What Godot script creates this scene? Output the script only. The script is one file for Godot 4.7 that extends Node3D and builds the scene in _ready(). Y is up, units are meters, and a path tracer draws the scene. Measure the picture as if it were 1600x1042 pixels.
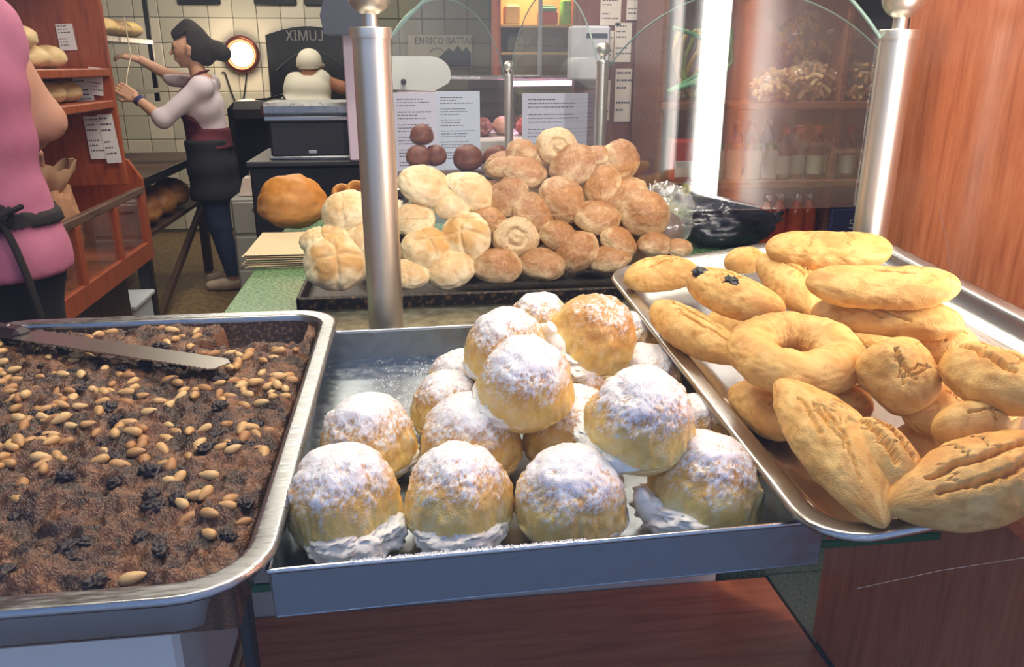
extends Node3D
# A bakery shop window: trays of cake, cream buns and biscuits on a glass shelf, the shop behind them.

const BUNS := [
	[Vector3(-0.069, 1.012, -0.655), 0.0525, 0.1, -0.05, 20, 1.0, "cream bun at the front left corner of its tray, whipped cream oozing below its dome"],
	[Vector3(0.034, 1.012, -0.647), 0.0505, 0.04, 0.0, 0, 0.8, "second cream bun from the left in the front row, thickly sugared, flat cream seam"],
	[Vector3(0.136, 1.012, -0.632), 0.0518, 0.05, 0.02, 95, 0.35, "third cream bun from the left in the front row, broad golden dome"],
	[Vector3(0.263, 1.012, -0.635), 0.0540, 0.0, 0.05, -70, 1.0, "front row cream bun nearest the twisted biscuits, cream blob on its side"],
	[Vector3(-0.054, 1.010, -0.779), 0.0516, 0.0, 0.0, 80, 0.4, "sugared bun behind the front corner bun, beside the bare tray floor"],
	[Vector3(0.054, 1.010, -0.765), 0.0540, 0.0, 0.0, 150, 0.3, "wide sugared bun in the second row below the two stacked buns"],
	[Vector3(0.163, 1.010, -0.777), 0.0524, 0.0, 0.0, 180, 0.3, "sugared bun wedged between two raised buns in the middle of the tray"],
	[Vector3(0.313, 1.010, -0.776), 0.0392, 0.0, 0.08, 90, 0.3, "brown topped sugared bun against the tray side, behind a raised bun"],
	[Vector3(0.205, 1.072, -0.663), 0.0516, 0.25, -0.1, -80, 0.9, "raised cream bun on the second layer, yellow belly and cream on its left flank"],
	[Vector3(0.035, 1.010, -0.862), 0.0442, 0.0, 0.0, -120, 0.3, "small sugared bun in the third row at the edge of the bare tray floor"],
	[Vector3(0.055, 1.010, -0.939), 0.0425, 0.0, 0.0, -120, 0.3, "half hidden sugared bun behind the third row, under the stacked buns"],
	[Vector3(0.197, 1.010, -0.887), 0.0432, 0.0, 0.0, 180, 0.3, "bun peeping out between the raised buns, only its sugared side showing"],
	[Vector3(0.288, 1.010, -0.914), 0.0480, 0.0, 0.0, 180, 0.3, "sugared bun behind the raised bun with cream on its left flank"],
	[Vector3(0.112, 1.074, -0.762), 0.0506, 0.35, -0.05, -85, 0.7, "raised sugared bun at the front of the stack, smooth yellow underside facing out"],
	[Vector3(0.104, 1.074, -0.872), 0.0493, 0.1, -0.1, -100, 0.4, "raised pale bun behind the front one of the stack"],
	[Vector3(0.214, 1.074, -0.904), 0.0540, 0.45, 0.15, -65, 1.3, "raised unsugared looking bun at the back with a cream curl on top left"],
	[Vector3(0.171, 1.054, -1.044), 0.0409, 0.0, 0.0, 180, 0.3, "sugared bun top showing at the very back beside the cream curl"],
	[Vector3(0.297, 1.024, -1.019), 0.0445, 0.0, 0.0, 90, 0.3, "bun at the back right of the tray, partly behind the cream curl bun"],
]
const ROLLS := [
	["b", Vector3(0.222, 1.227, -1.583), 0.0314, 0.75, 20, 0, 0, "pale cylinder shaped roll end at the top left of the wholemeal pile"],
	["b", Vector3(0.293, 1.235, -1.589), 0.0424, 0.62, 75, 10, 0, "wholemeal roll standing on edge at the very top of the pile, swirl outwards"],
	["b", Vector3(0.321, 1.203, -1.565), 0.0503, 0.65, 35, -15, 40, "long wholemeal roll lying just below the topmost swirl"],
	["b", Vector3(0.418, 1.212, -1.571), 0.0432, 0.66, 50, 25, 80, "egg shaped wholemeal roll at the top right of the pile, upright"],
	["b", Vector3(0.221, 1.191, -1.556), 0.0473, 0.62, 20, 15, 10, "wholemeal roll under the cylinder shaped roll end"],
	["b", Vector3(0.374, 1.216, -1.574), 0.0317, 0.7, 10, 0, 0, "wholemeal roll half hidden between the two topmost rolls"],
	["b", Vector3(0.189, 1.150, -1.525), 0.0430, 0.7, 40, -40, 20, "tilted wholemeal roll on the border with the white rolls, pale floury end up"],
	["b", Vector3(0.292, 1.142, -1.519), 0.0482, 0.72, 55, 35, 0, "wholemeal roll with a broad brown crown in the middle of the pile"],
	["b", Vector3(0.376, 1.166, -1.537), 0.0425, 0.7, 40, -30, 50, "tilted wholemeal roll right of the broad brown crowned one"],
	["b", Vector3(0.422, 1.147, -1.523), 0.0425, 0.7, 30, -25, 0, "wholemeal roll partly behind the large round one on the right"],
	["b", Vector3(0.450, 1.117, -1.500), 0.0510, 0.85, 60, 15, 0, "largest round wholemeal roll at the right end of the pile, smooth brown"],
	["b", Vector3(0.233, 1.121, -1.503), 0.0428, 0.7, 45, 30, 0, "wholemeal roll in shadow between two tilted rolls"],
	["b", Vector3(0.357, 1.110, -1.495), 0.0462, 0.66, 25, 5, 0, "oval wholemeal roll in the middle, left of the largest round one"],
	["b", Vector3(0.195, 1.081, -1.473), 0.0447, 0.45, 80, 0, 0, "flat floury wholemeal roll showing its star creased pale face"],
	["b", Vector3(0.277, 1.082, -1.474), 0.0353, 0.75, 35, 20, 0, "small wholemeal roll beside the star creased one"],
	["b", Vector3(0.309, 1.055, -1.454), 0.0436, 0.72, 50, -25, 0, "egg shaped wholemeal roll near the dark tray edge, pale tip up"],
	["b", Vector3(0.391, 1.068, -1.463), 0.0391, 0.66, 25, 30, 0, "creased wholemeal roll below the oval one"],
	["b", Vector3(0.371, 1.041, -1.443), 0.0400, 0.62, 15, -10, 0, "wholemeal roll resting in the tray right of the egg shaped one"],
	["b", Vector3(0.158, 1.034, -1.438), 0.0440, 0.66, 30, 0, 0, "brown wholemeal roll at the dark tray edge, left of the pair"],
	["b", Vector3(0.242, 1.035, -1.439), 0.0419, 0.62, 30, 0, 0, "brown wholemeal roll at the dark tray edge, right of the pair"],
	["b", Vector3(0.464, 1.062, -1.459), 0.0331, 0.7, 20, 0, 0, "small wholemeal roll behind the biscuit tray corner"],
	["b", Vector3(0.509, 1.055, -1.454), 0.0258, 0.7, 15, 0, 0, "last small wholemeal roll at the right, next to the plastic wrap"],
	["b", Vector3(0.146, 1.109, -1.494), 0.0339, 0.7, 30, 0, 0, "brown roll in the gap behind the white cross cut roll"],
	["b", Vector3(0.185, 1.200, -1.563), 0.0323, 0.6, 15, 0, 0, "wholemeal roll at the back left shoulder of the pile"],
	["w", Vector3(0.031, 1.170, -1.540), 0.0549, 0.58, 25, 20, 10, "big flat white roll on top, right of the steel post"],
	["w", Vector3(-0.117, 1.131, -1.511), 0.0477, 0.62, 35, -15, 0, "white roll on top of the heap left of the steel post"],
	["w", Vector3(-0.138, 1.049, -1.449), 0.0571, 0.66, 55, 10, 20, "cross cut roll at the front left corner of the dark tray, golden face"],
	["w", Vector3(-0.154, 1.080, -1.472), 0.0422, 0.6, 30, -20, 0, "browner white roll behind the front corner cross cut roll"],
	["w", Vector3(-0.174, 1.086, -1.477), 0.0305, 0.6, 20, -20, 0, "pale roll peeking out at the left edge beside the paper stack"],
	["w", Vector3(0.102, 1.083, -1.475), 0.0516, 0.62, 50, -30, 60, "white roll with a folded ridge leaning on the star creased roll"],
	["w", Vector3(0.027, 1.068, -1.464), 0.0463, 0.66, 40, 10, 30, "white cross cut roll directly right of the steel post"],
	["w", Vector3(0.069, 1.032, -1.437), 0.0460, 0.6, 35, -10, 20, "white roll at the dark tray edge with a golden top"],
	["w", Vector3(-0.005, 1.027, -1.433), 0.0363, 0.6, 35, 0, 0, "white roll at the dark tray edge touching the steel post"],
	["w", Vector3(0.122, 1.158, -1.531), 0.0441, 0.62, 40, 30, 0, "white roll with a brown hollow side near the wholemeal pile"],
	["w", Vector3(0.008, 1.116, -1.499), 0.0396, 0.6, 35, 0, 40, "white roll in the second layer right of the steel post"],
	["w", Vector3(0.078, 1.139, -1.517), 0.0364, 0.66, 40, 0, 0, "small golden white roll below the big flat one"],
	["w", Vector3(0.101, 1.173, -1.542), 0.0356, 0.5, 20, 10, 0, "pale roll at the back between the white and wholemeal rolls"],
	["w", Vector3(-0.081, 1.086, -1.477), 0.0390, 0.6, 40, 0, 0, "white roll half hidden by the left side of the steel post"],
]
const BISCUITS := [
	[Vector3(0.345, 1.100, -0.668), Vector3(0.362, 1.045, -0.516), 0.063, 0.05, "spindle", 1, "large spindle biscuit leaning from the ring down to the tray front, long crack"],
	[Vector3(0.375, 1.055, -0.521), Vector3(0.529, 1.085, -0.548), 0.073, 0.07, "spindle", 2, "widest spindle biscuit at the front right of the tray with an open slit"],
	[Vector3(0.382, 1.085, -0.605), Vector3(0.393, 1.060, -0.529), 0.049, 0.055, "oval", 2, "short biscuit with two deep slits between the two large spindles"],
	[Vector3(0.504, 1.125, -0.654), Vector3(0.517, 1.125, -0.545), 0.065, 0.06, "oval", 2, "oval biscuit with one crack at the right of the picture above the widest spindle"],
	[Vector3(0.445, 1.125, -0.689), Vector3(0.466, 1.085, -0.629), 0.077, 0.075, "lump", 1, "plump rounded biscuit right of the ring biscuit, cracked crown"],
	[Vector3(0.459, 1.072, -0.630), Vector3(0.554, 1.082, -0.689), 0.059, 0.05, "lump", 1, "biscuit underneath the plump rounded one"],
	[Vector3(0.353, 1.045, -0.787), Vector3(0.359, 1.045, -0.672), 0.057, 0.05, "oval", 0, "biscuit lying on the tray floor under the left side of the ring"],
	[Vector3(0.404, 1.060, -0.727), Vector3(0.456, 1.060, -0.687), 0.049, 0.045, "oval", 0, "biscuit in shadow under the right side of the ring"],
	[Vector3(0.447, 1.085, -0.587), Vector3(0.504, 1.095, -0.564), 0.039, 0.05, "oval", 0, "biscuit showing only its back behind the widest spindle"],
	[Vector3(0.426, 1.165, -0.799), Vector3(0.557, 1.175, -0.726), 0.045, 0.034, "flat", 0, "topmost flat biscuit of the pair laid one on the other"],
	[Vector3(0.440, 1.130, -0.804), Vector3(0.547, 1.140, -0.697), 0.045, 0.036, "flat", 1, "lower flat biscuit of the pair laid one on the other"],
	[Vector3(0.459, 1.165, -0.975), Vector3(0.581, 1.175, -0.887), 0.058, 0.04, "flat", 3, "flat biscuit at the back of the tray with one raisin in its edge"],
	[Vector3(0.473, 1.140, -1.007), Vector3(0.463, 1.115, -0.850), 0.065, 0.055, "oval", 1, "cracked biscuit behind the flat pair, standing on end"],
	[Vector3(0.351, 1.135, -0.954), Vector3(0.427, 1.115, -0.842), 0.064, 0.052, "oval", 4, "oval biscuit with two black raisins"],
	[Vector3(0.305, 1.090, -1.099), Vector3(0.421, 1.100, -1.101), 0.060, 0.05, "oval", 1, "biscuit in the back left corner of the tray, cracked along its foot"],
	[Vector3(0.308, 1.095, -0.959), Vector3(0.373, 1.070, -0.816), 0.058, 0.052, "oval", 1, "oval biscuit left of the ring with fine cross cracks"],
	[Vector3(0.442, 1.120, -1.068), Vector3(0.502, 1.125, -1.055), 0.040, 0.04, "oval", 0, "biscuit glimpsed at the back behind the raisin biscuit"],
	[Vector3(0.514, 1.115, -0.739), Vector3(0.571, 1.115, -0.701), 0.047, 0.05, "oval", 0, "biscuit tucked under the flat pair at the wood wall side"],
	[Vector3(0.400, 1.045, -0.830), Vector3(0.520, 1.060, -0.790), 0.065, 0.045, "oval", 0, "biscuit at the bottom of the pile behind the ring"],
	[Vector3(0.550, 1.060, -0.900), Vector3(0.660, 1.075, -0.820), 0.065, 0.045, "oval", 0, "biscuit at the bottom of the pile under the flat biscuit with one raisin"],
	[Vector3(0.390, 1.050, -1.000), Vector3(0.500, 1.065, -0.950), 0.06, 0.045, "oval", 0, "biscuit at the bottom of the pile under the raisin biscuit"],
	[Vector3(0.550, 1.060, -0.660), Vector3(0.630, 1.070, -0.760), 0.07, 0.05, "oval", 0, "biscuit on the pan floor close to the wood wall"],
	[Vector3(0.460, 1.040, -0.660), Vector3(0.520, 1.045, -0.600), 0.06, 0.04, "oval", 0, "biscuit on the pan floor beneath the plump rounded one"],
	[Vector3(0.600, 1.075, -1.080), Vector3(0.680, 1.090, -1.000), 0.06, 0.045, "oval", 0, "biscuit on the pan floor in the corner by the nickel post"],
]

var rng := RandomNumberGenerator.new()
var noise := FastNoiseLite.new()
var cells := FastNoiseLite.new()
var taken := {}
var M := {}

# ---------------------------------------------------------------- mesh building
class MB:
	var v := PackedVector3Array()
	var n := PackedVector3Array()
	var c := PackedColorArray()
	var uv := PackedVector2Array()
	var ix := PackedInt32Array()

	func face(pts: Array, col := Color.WHITE) -> void:
		var nr: Vector3 = (pts[1] - pts[0]).cross(pts[2] - pts[0]).normalized()
		var b := v.size()
		for p in pts:
			v.append(p); n.append(nr); c.append(col); uv.append(Vector2.ZERO)
		for k in range(1, pts.size() - 1):
			ix.append(b); ix.append(b + k + 1); ix.append(b + k)

	func face_out(pts: Array, mid: Vector3, col := Color.WHITE) -> void:
		var nr: Vector3 = (pts[1] - pts[0]).cross(pts[2] - pts[0])
		var cen := Vector3.ZERO
		for p in pts: cen += p
		cen /= pts.size()
		if nr.dot(cen - mid) < 0.0:
			pts = pts.duplicate(); pts.reverse()
		face(pts, col)

	# rows of points joined into one smooth skin
	func grid(rows: Array, cols: Array, wrap: bool, flip := false) -> void:
		var b := v.size()
		var w: int = rows[0].size()
		var h: int = rows.size()
		var nn := PackedVector3Array(); nn.resize(w * h)
		for r in h:
			v.append_array(rows[r])
			if cols.is_empty():
				var pc := PackedColorArray(); pc.resize(w); pc.fill(Color.WHITE); c.append_array(pc)
			else: c.append_array(cols[r])
			for k in w: uv.append(Vector2(float(k) / w, float(r) / h))
		var last := w if wrap else w - 1
		for r in h - 1:
			for k in last:
				var k2 := (k + 1) % w
				var i0 := r * w + k
				var i1 := r * w + k2
				var i2 := (r + 1) * w + k2
				var i3 := (r + 1) * w + k
				var fn := (v[b + i2] - v[b + i0]).cross(v[b + i3] - v[b + i1])
				if flip:
					fn = -fn
					ix.append(b + i0); ix.append(b + i1); ix.append(b + i2)
					ix.append(b + i0); ix.append(b + i2); ix.append(b + i3)
				else:
					ix.append(b + i0); ix.append(b + i2); ix.append(b + i1)
					ix.append(b + i0); ix.append(b + i3); ix.append(b + i2)
				nn[i0] += fn; nn[i1] += fn; nn[i2] += fn; nn[i3] += fn
		for r in [0, h - 1]:
			if rows[r][0].distance_squared_to(rows[r][w >> 1]) < 1e-12:
				var s := Vector3.ZERO
				for k in w: s += nn[r * w + k]
				for k in w: nn[r * w + k] = s
		for k in nn.size(): nn[k] = nn[k].normalized()
		n.append_array(nn)

	func turn(from: int, t: Transform3D) -> void:
		var bn := t.basis.inverse().transposed()
		for k in range(from, v.size()):
			v[k] = t * v[k]
			n[k] = (bn * n[k]).normalized()

	func mesh() -> ArrayMesh:
		var a := []
		a.resize(Mesh.ARRAY_MAX)
		a[Mesh.ARRAY_VERTEX] = v; a[Mesh.ARRAY_NORMAL] = n; a[Mesh.ARRAY_COLOR] = c; a[Mesh.ARRAY_TEX_UV] = uv; a[Mesh.ARRAY_INDEX] = ix
		var m := ArrayMesh.new()
		m.add_surface_from_arrays(Mesh.PRIMITIVE_TRIANGLES, a)
		return m

	# chamfered box
	func box(mid: Vector3, size: Vector3, bev := 0.002, bas := Basis()) -> MB:
		var from := v.size()
		var hs := size * 0.5
		var e: float = minf(bev, minf(hs.x, minf(hs.y, hs.z)) * 0.9)
		var at := func(a: int, s: Vector3) -> Vector3:
			var q := Vector3(s.x * (hs.x - e), s.y * (hs.y - e), s.z * (hs.z - e))
			q[a] = s[a] * hs[a]
			return q
		for a in 3:
			var b := (a + 1) % 3
			var d := (a + 2) % 3
			for s in [-1.0, 1.0]:
				var quad := []
				for k in [[-1, -1], [1, -1], [1, 1], [-1, 1]]:
					var sg := Vector3.ZERO
					sg[a] = s; sg[b] = k[0]; sg[d] = k[1]
					quad.append(at.call(a, sg))
				face_out(quad, Vector3.ZERO)
				for s2 in [-1.0, 1.0]:
					var e4 := []
					for k in [[a, -1.0], [a, 1.0], [b, 1.0], [b, -1.0]]:
						var sg := Vector3.ZERO
						sg[a] = s; sg[b] = s2; sg[d] = k[1]
						e4.append(at.call(k[0], sg))
					face_out(e4, Vector3.ZERO)
		for k in 8:
			var sg := Vector3(1 if k & 1 else -1, 1 if k & 2 else -1, 1 if k & 4 else -1)
			face_out([at.call(0, sg), at.call(1, sg), at.call(2, sg)], Vector3.ZERO)
		turn(from, Transform3D(bas, mid))
		return self

	# profile of (radius, height) turned round y; double a point for a sharp edge
	func lathe(prof: Array, segs := 32, t := Transform3D()) -> MB:
		var from := v.size()
		var run := []
		for k in prof.size():
			run.append(prof[k])
			if run.size() > 1 and (k == prof.size() - 1 or prof[k].distance_to(prof[k + 1]) < 1e-6):
				var rows := []
				for p in run:
					var row := PackedVector3Array()
					for s in segs: row.append(Vector3(cos(TAU * s / segs) * p.x, p.y, sin(TAU * s / segs) * p.x))
					rows.append(row)
				grid(rows, [], true, true)
				run = []
		turn(from, t)
		return self

	# round bar along points, radius number or list, ends closed
	func tube(pts: Array, rad, segs := 10, col := Color.WHITE, flat := 1.0) -> MB:
		var rows := []
		var cols := []
		var m := pts.size()
		var side := Vector3.ZERO
		for k in m:
			var d: Vector3 = (pts[mini(k + 1, m - 1)] - pts[maxi(k - 1, 0)]).normalized()
			if side == Vector3.ZERO: side = d.cross(Vector3.UP if absf(d.y) < 0.9 else Vector3.RIGHT).normalized()
			side = (side - d * side.dot(d)).normalized()
			var up := d.cross(side)
			var r: float = rad[k] if rad is Array else rad
			var offs := [[0.0, r]]
			if k == 0: offs = [[-r * 0.35, 0.0], [-r * 0.25, r * 0.6], [0.0, r]]
			if k == m - 1: offs = [[0.0, r], [r * 0.25, r * 0.6], [r * 0.35, 0.0]]
			for o in offs:
				var row := PackedVector3Array()
				var cr := PackedColorArray()
				for s in segs:
					var a := TAU * s / segs
					row.append(pts[k] + d * o[0] + side * cos(a) * o[1] + up * sin(a) * o[1] * flat)
					cr.append(col)
				rows.append(row); cols.append(cr)
		grid(rows, cols, true)
		return self

	# flat outline in x,y given thickness along z
	func slab(poly: PackedVector2Array, depth: float, t := Transform3D()) -> MB:
		var from := v.size()
		if Geometry2D.is_polygon_clockwise(poly):
			poly = poly.duplicate(); poly.reverse()
		var tri := Geometry2D.triangulate_polygon(poly)
		var z := depth * 0.5
		for k in range(0, tri.size(), 3):
			var a := poly[tri[k]]
			var b := poly[tri[k + 1]]
			var d := poly[tri[k + 2]]
			if (b - a).cross(d - a) < 0.0:
				var sw := b
				b = d; d = sw
			face([Vector3(a.x, a.y, z), Vector3(b.x, b.y, z), Vector3(d.x, d.y, z)])
			face([Vector3(a.x, a.y, -z), Vector3(d.x, d.y, -z), Vector3(b.x, b.y, -z)])
		for k in poly.size():
			var a := poly[k]
			var b := poly[(k + 1) % poly.size()]
			face([Vector3(a.x, a.y, -z), Vector3(b.x, b.y, -z), Vector3(b.x, b.y, z), Vector3(a.x, a.y, z)])
		turn(from, t)
		return self

	# ball-like skin: shape(direction) gives a point, tint(direction, point) a colour
	func blob(nu: int, nv: int, shape: Callable, tint = null, t := Transform3D()) -> MB:
		var from := v.size()
		var rows := []
		var cols := []
		for r in nv + 1:
			var ph := PI * r / nv
			var row := PackedVector3Array(); row.resize(nu)
			var cr := PackedColorArray(); cr.resize(nu)
			var pole := r == 0 or r == nv
			for k in nu:
				var th := 0.0 if pole else TAU * k / nu
				var d := Vector3(sin(ph) * cos(th), cos(ph), sin(ph) * sin(th))
				var p: Vector3 = shape.call(d)
				row[k] = p
				cr[k] = tint.call(d, p) if tint != null else Color.WHITE
			rows.append(row); cols.append(cr)
		grid(rows, cols, true, true)
		turn(from, t)
		return self

	# body of tapered bones [a, b, radius a, radius b] melted together; cut(point) > 0 is taken away
	func melt(bones: Array, cell: float, k: float, cut = null, tint = null) -> MB:
		var lo := Vector3.INF
		var hi := -Vector3.INF
		for q in bones:
			var r: float = maxf(q[2], q[3]) + cell * 3.0 + k * 0.5
			lo = lo.min(q[0] - Vector3.ONE * r).min(q[1] - Vector3.ONE * r)
			hi = hi.max(q[0] + Vector3.ONE * r).max(q[1] + Vector3.ONE * r)
		var nx := int((hi.x - lo.x) / cell) + 2
		var ny := int((hi.y - lo.y) / cell) + 2
		var nzz := int((hi.z - lo.z) / cell) + 2
		var sx := nx
		var sxy := nx * ny
		var f := PackedFloat32Array(); f.resize(nx * ny * nzz); f.fill(1000.0)
		for q in bones:
			var a: Vector3 = q[0]
			var ab: Vector3 = q[1] - a
			var ra: float = q[2]
			var dr: float = q[3] - ra
			var l2 := maxf(ab.length_squared(), 1e-9)
			var mr: float = maxf(q[2], q[3]) + cell * 2.5 + k * 0.6
			var p0: Vector3 = (a.min(q[1]) - Vector3.ONE * mr - lo) / cell
			var p1: Vector3 = (a.max(q[1]) + Vector3.ONE * mr - lo) / cell
			for z in range(maxi(0, int(p0.z)), mini(nzz, int(p1.z) + 1)):
				for y in range(maxi(0, int(p0.y)), mini(ny, int(p1.y) + 1)):
					var id := z * sxy + y * sx
					for x in range(maxi(0, int(p0.x)), mini(nx, int(p1.x) + 1)):
						var p := lo + Vector3(x, y, z) * cell - a
						var tt := clampf(p.dot(ab) / l2, 0.0, 1.0)
						var d := (p - ab * tt).length() - ra - dr * tt
						var o := f[id + x]
						var h := clampf(0.5 + 0.5 * (o - d) / k, 0.0, 1.0)
						f[id + x] = lerpf(o, d, h) - k * h * (1.0 - h)
		if cut != null:
			for z in nzz:
				for y in ny:
					for x in nx:
						var id := z * sxy + y * sx + x
						if f[id] < cell * 3.0: f[id] = maxf(f[id], cut.call(lo + Vector3(x, y, z) * cell))
		var vid := PackedInt32Array(); vid.resize(nx * ny * nzz); vid.fill(-1)
		var b := v.size()
		var offs := [0, 1, sx, sx + 1, sxy, sxy + 1, sxy + sx, sxy + sx + 1]
		var pos := [Vector3(0, 0, 0), Vector3(1, 0, 0), Vector3(0, 1, 0), Vector3(1, 1, 0), Vector3(0, 0, 1), Vector3(1, 0, 1), Vector3(0, 1, 1), Vector3(1, 1, 1)]
		var edges := [[0, 1], [2, 3], [4, 5], [6, 7], [0, 2], [1, 3], [4, 6], [5, 7], [0, 4], [1, 5], [2, 6], [3, 7]]
		var live := []
		for z in nzz - 1:
			for y in ny - 1:
				for x in nx - 1:
					var id := z * sxy + y * sx + x
					if absf(f[id]) > cell * 2.2: continue
					var neg := 0
					for o in offs:
						if f[id + o] < 0.0: neg += 1
					if neg == 0 or neg == 8: continue
					var s := Vector3.ZERO
					var cnt := 0
					for e in edges:
						var fa := f[id + offs[e[0]]]
						var fb := f[id + offs[e[1]]]
						if (fa < 0.0) != (fb < 0.0):
							s += pos[e[0]].lerp(pos[e[1]], fa / (fa - fb))
							cnt += 1
					var pt := lo + (Vector3(x, y, z) + s / cnt) * cell
					vid[id] = v.size()
					v.append(pt); n.append(Vector3.ZERO); uv.append(Vector2.ZERO)
					c.append(tint.call(pt) if tint != null else Color.WHITE)
					live.append(id)
		for id in live:
			for ax in 3:
				var step: int = [1, sx, sxy][ax]
				var u: int = [sx, sxy, 1][ax]
				var w: int = [sxy, 1, sx][ax]
				var fa := f[id]
				var fb := f[id + step]
				if (fa < 0.0) == (fb < 0.0): continue
				if id - u - w < 0: continue
				var q := [vid[id - u - w], vid[id - w], vid[id], vid[id - u]]
				if q.min() < 0: continue
				if fa >= 0.0: q.reverse()
				var fn := (v[q[2]] - v[q[0]]).cross(v[q[3]] - v[q[1]])
				for j in q: n[j] += fn
				ix.append(q[0]); ix.append(q[2]); ix.append(q[1])
				ix.append(q[0]); ix.append(q[3]); ix.append(q[2])
		for j in range(b, n.size()): n[j] = n[j].normalized()
		return self

func mb() -> MB: return MB.new()

# ---------------------------------------------------------------- naming and describing
func numbered(called: String) -> String:
	taken[called] = taken.get(called, -1) + 1
	return called if taken[called] == 0 else "%s_%03d" % [called, taken[called]]

func tag(o: Node3D, label: String, category: String, group := "") -> Node3D:
	o.set_meta("label", label); o.set_meta("category", category)
	if group: o.set_meta("group", group)
	return o

func thing(called: String, label: String, category: String, at := Vector3.ZERO, group := "", bas := Basis()) -> Node3D:
	var o := Node3D.new()
	o.name = numbered(called)
	add_child(o)
	o.transform = Transform3D(bas, at)
	return tag(o, label, category, group)

func part(parent: Node3D, called: String, m: Mesh, material: Material, t := Transform3D()) -> MeshInstance3D:
	var o := MeshInstance3D.new()
	o.name = called
	o.mesh = m; o.material_override = material
	o.transform = t
	parent.add_child(o, true)
	return o

func whole(called: String, b: MB, material: Material, label: String, category: String, group := "") -> MeshInstance3D:
	var o := MeshInstance3D.new()
	o.name = numbered(called)
	o.mesh = b.mesh(); o.material_override = material
	add_child(o)
	tag(o, label, category, group)
	return o

func setting(called: String, b: MB, material: Material) -> MeshInstance3D:
	var o := MeshInstance3D.new()
	o.name = called
	o.mesh = b.mesh(); o.material_override = material
	add_child(o)
	o.set_meta("kind", "structure")
	return o

# ---------------------------------------------------------------- materials
func rgb(r: float, g: float, b: float) -> Color: return Color(r / 255.0, g / 255.0, b / 255.0)
func lin(r: float, g: float, b: float) -> Color: return rgb(r, g, b).srgb_to_linear()

func mat(col: Color, rough := 0.6, metal := 0.0) -> StandardMaterial3D:
	var m := StandardMaterial3D.new()
	m.albedo_color = col; m.roughness = rough; m.metallic = metal
	return m

func noise_image(seed_: int, freq: float, octaves := 4, size := 512, kind := FastNoiseLite.TYPE_SIMPLEX_SMOOTH) -> Image:
	var q := FastNoiseLite.new()
	q.seed = seed_; q.frequency = freq; q.fractal_octaves = octaves; q.noise_type = kind
	return q.get_seamless_image(size, size)

func ramp(im: Image, stops: Array) -> ImageTexture:
	var g := Gradient.new()
	g.offsets = PackedFloat32Array(stops.map(func(s): return s[0]))
	g.colors = PackedColorArray(stops.map(func(s): return s[1]))
	var table := PackedByteArray()
	for k in 256:
		var q := g.sample(k / 255.0)
		table.append(int(q.r * 255)); table.append(int(q.g * 255)); table.append(int(q.b * 255))
	im.convert(Image.FORMAT_L8)
	var src := im.get_data()
	var dst := PackedByteArray()
	dst.resize(src.size() * 3)
	for k in src.size():
		var q := src[k] * 3
		dst[k * 3] = table[q]; dst[k * 3 + 1] = table[q + 1]; dst[k * 3 + 2] = table[q + 2]
	return ImageTexture.create_from_image(Image.create_from_data(im.get_width(), im.get_height(), false, Image.FORMAT_RGB8, dst))

func tri(m: StandardMaterial3D, scale: Vector3, world := false) -> StandardMaterial3D:
	m.uv1_triplanar = true
	m.uv1_world_triplanar = world
	m.uv1_scale = scale
	m.uv1_triplanar_sharpness = 4.0
	return m

func bumpy(m: StandardMaterial3D, tex: Texture2D, cm: float) -> StandardMaterial3D:
	m.heightmap_enabled = true
	m.heightmap_texture = tex
	m.heightmap_scale = cm
	return m

func glass(alpha := 0.04, tint := Color.WHITE) -> StandardMaterial3D:
	var m := mat(Color(tint.r, tint.g, tint.b, alpha), 0.02)
	m.transparency = BaseMaterial3D.TRANSPARENCY_ALPHA
	return m

func painted(col = null, rough := 0.7) -> StandardMaterial3D:
	var m := mat(col if col != null else Color.WHITE, rough)
	m.vertex_color_use_as_albedo = true
	return m

func fbm(p: Vector3, f: float) -> float: return noise.get_noise_3d(p.x * f, p.y * f, p.z * f)

func up_to(up: Vector3, spin := 0.0) -> Basis:
	up = up.normalized()
	var x := up.cross(Vector3.FORWARD if absf(up.z) < 0.9 else Vector3.RIGHT).normalized()
	return Basis(x, up, x.cross(up)) * Basis(Vector3.UP, spin)

func text_mesh(s: String, height: float, depth := 0.0005, serif := false) -> TextMesh:
	var t := TextMesh.new()
	var f := SystemFont.new()
	f.font_names = PackedStringArray(["Droid Serif" if serif else "Droid Sans"])
	t.font = f; t.text = s
	t.font_size = 32; t.pixel_size = height / 23.0; t.depth = depth; t.curve_step = 2.0
	return t

# ---------------------------------------------------------------- the scene
func _ready() -> void:
	rng.seed = 7
	noise.seed = 3; noise.frequency = 1.0; noise.fractal_octaves = 3; noise.noise_type = FastNoiseLite.TYPE_SIMPLEX_SMOOTH
	cells.seed = 5; cells.frequency = 1.0; cells.noise_type = FastNoiseLite.TYPE_CELLULAR; cells.fractal_type = FastNoiseLite.FRACTAL_NONE
	set_camera()
	set_light()
	make_materials()
	build_room()
	build_display()
	build_cake()
	build_buns()
	build_biscuits()
	build_rolls()
	build_guard()
	build_left_side()
	build_back()
	build_deli()
	build_right_shelves()
	build_people()

func set_camera() -> void:
	var cam := Camera3D.new()
	cam.name = "camera"
	cam.position = Vector3(0, 1.39, 0)
	cam.rotation = Vector3(deg_to_rad(-18.6), deg_to_rad(-7.3), 0)
	cam.fov = 45.32
	cam.near = 0.02; cam.far = 60.0
	cam.current = true
	add_child(cam)

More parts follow.
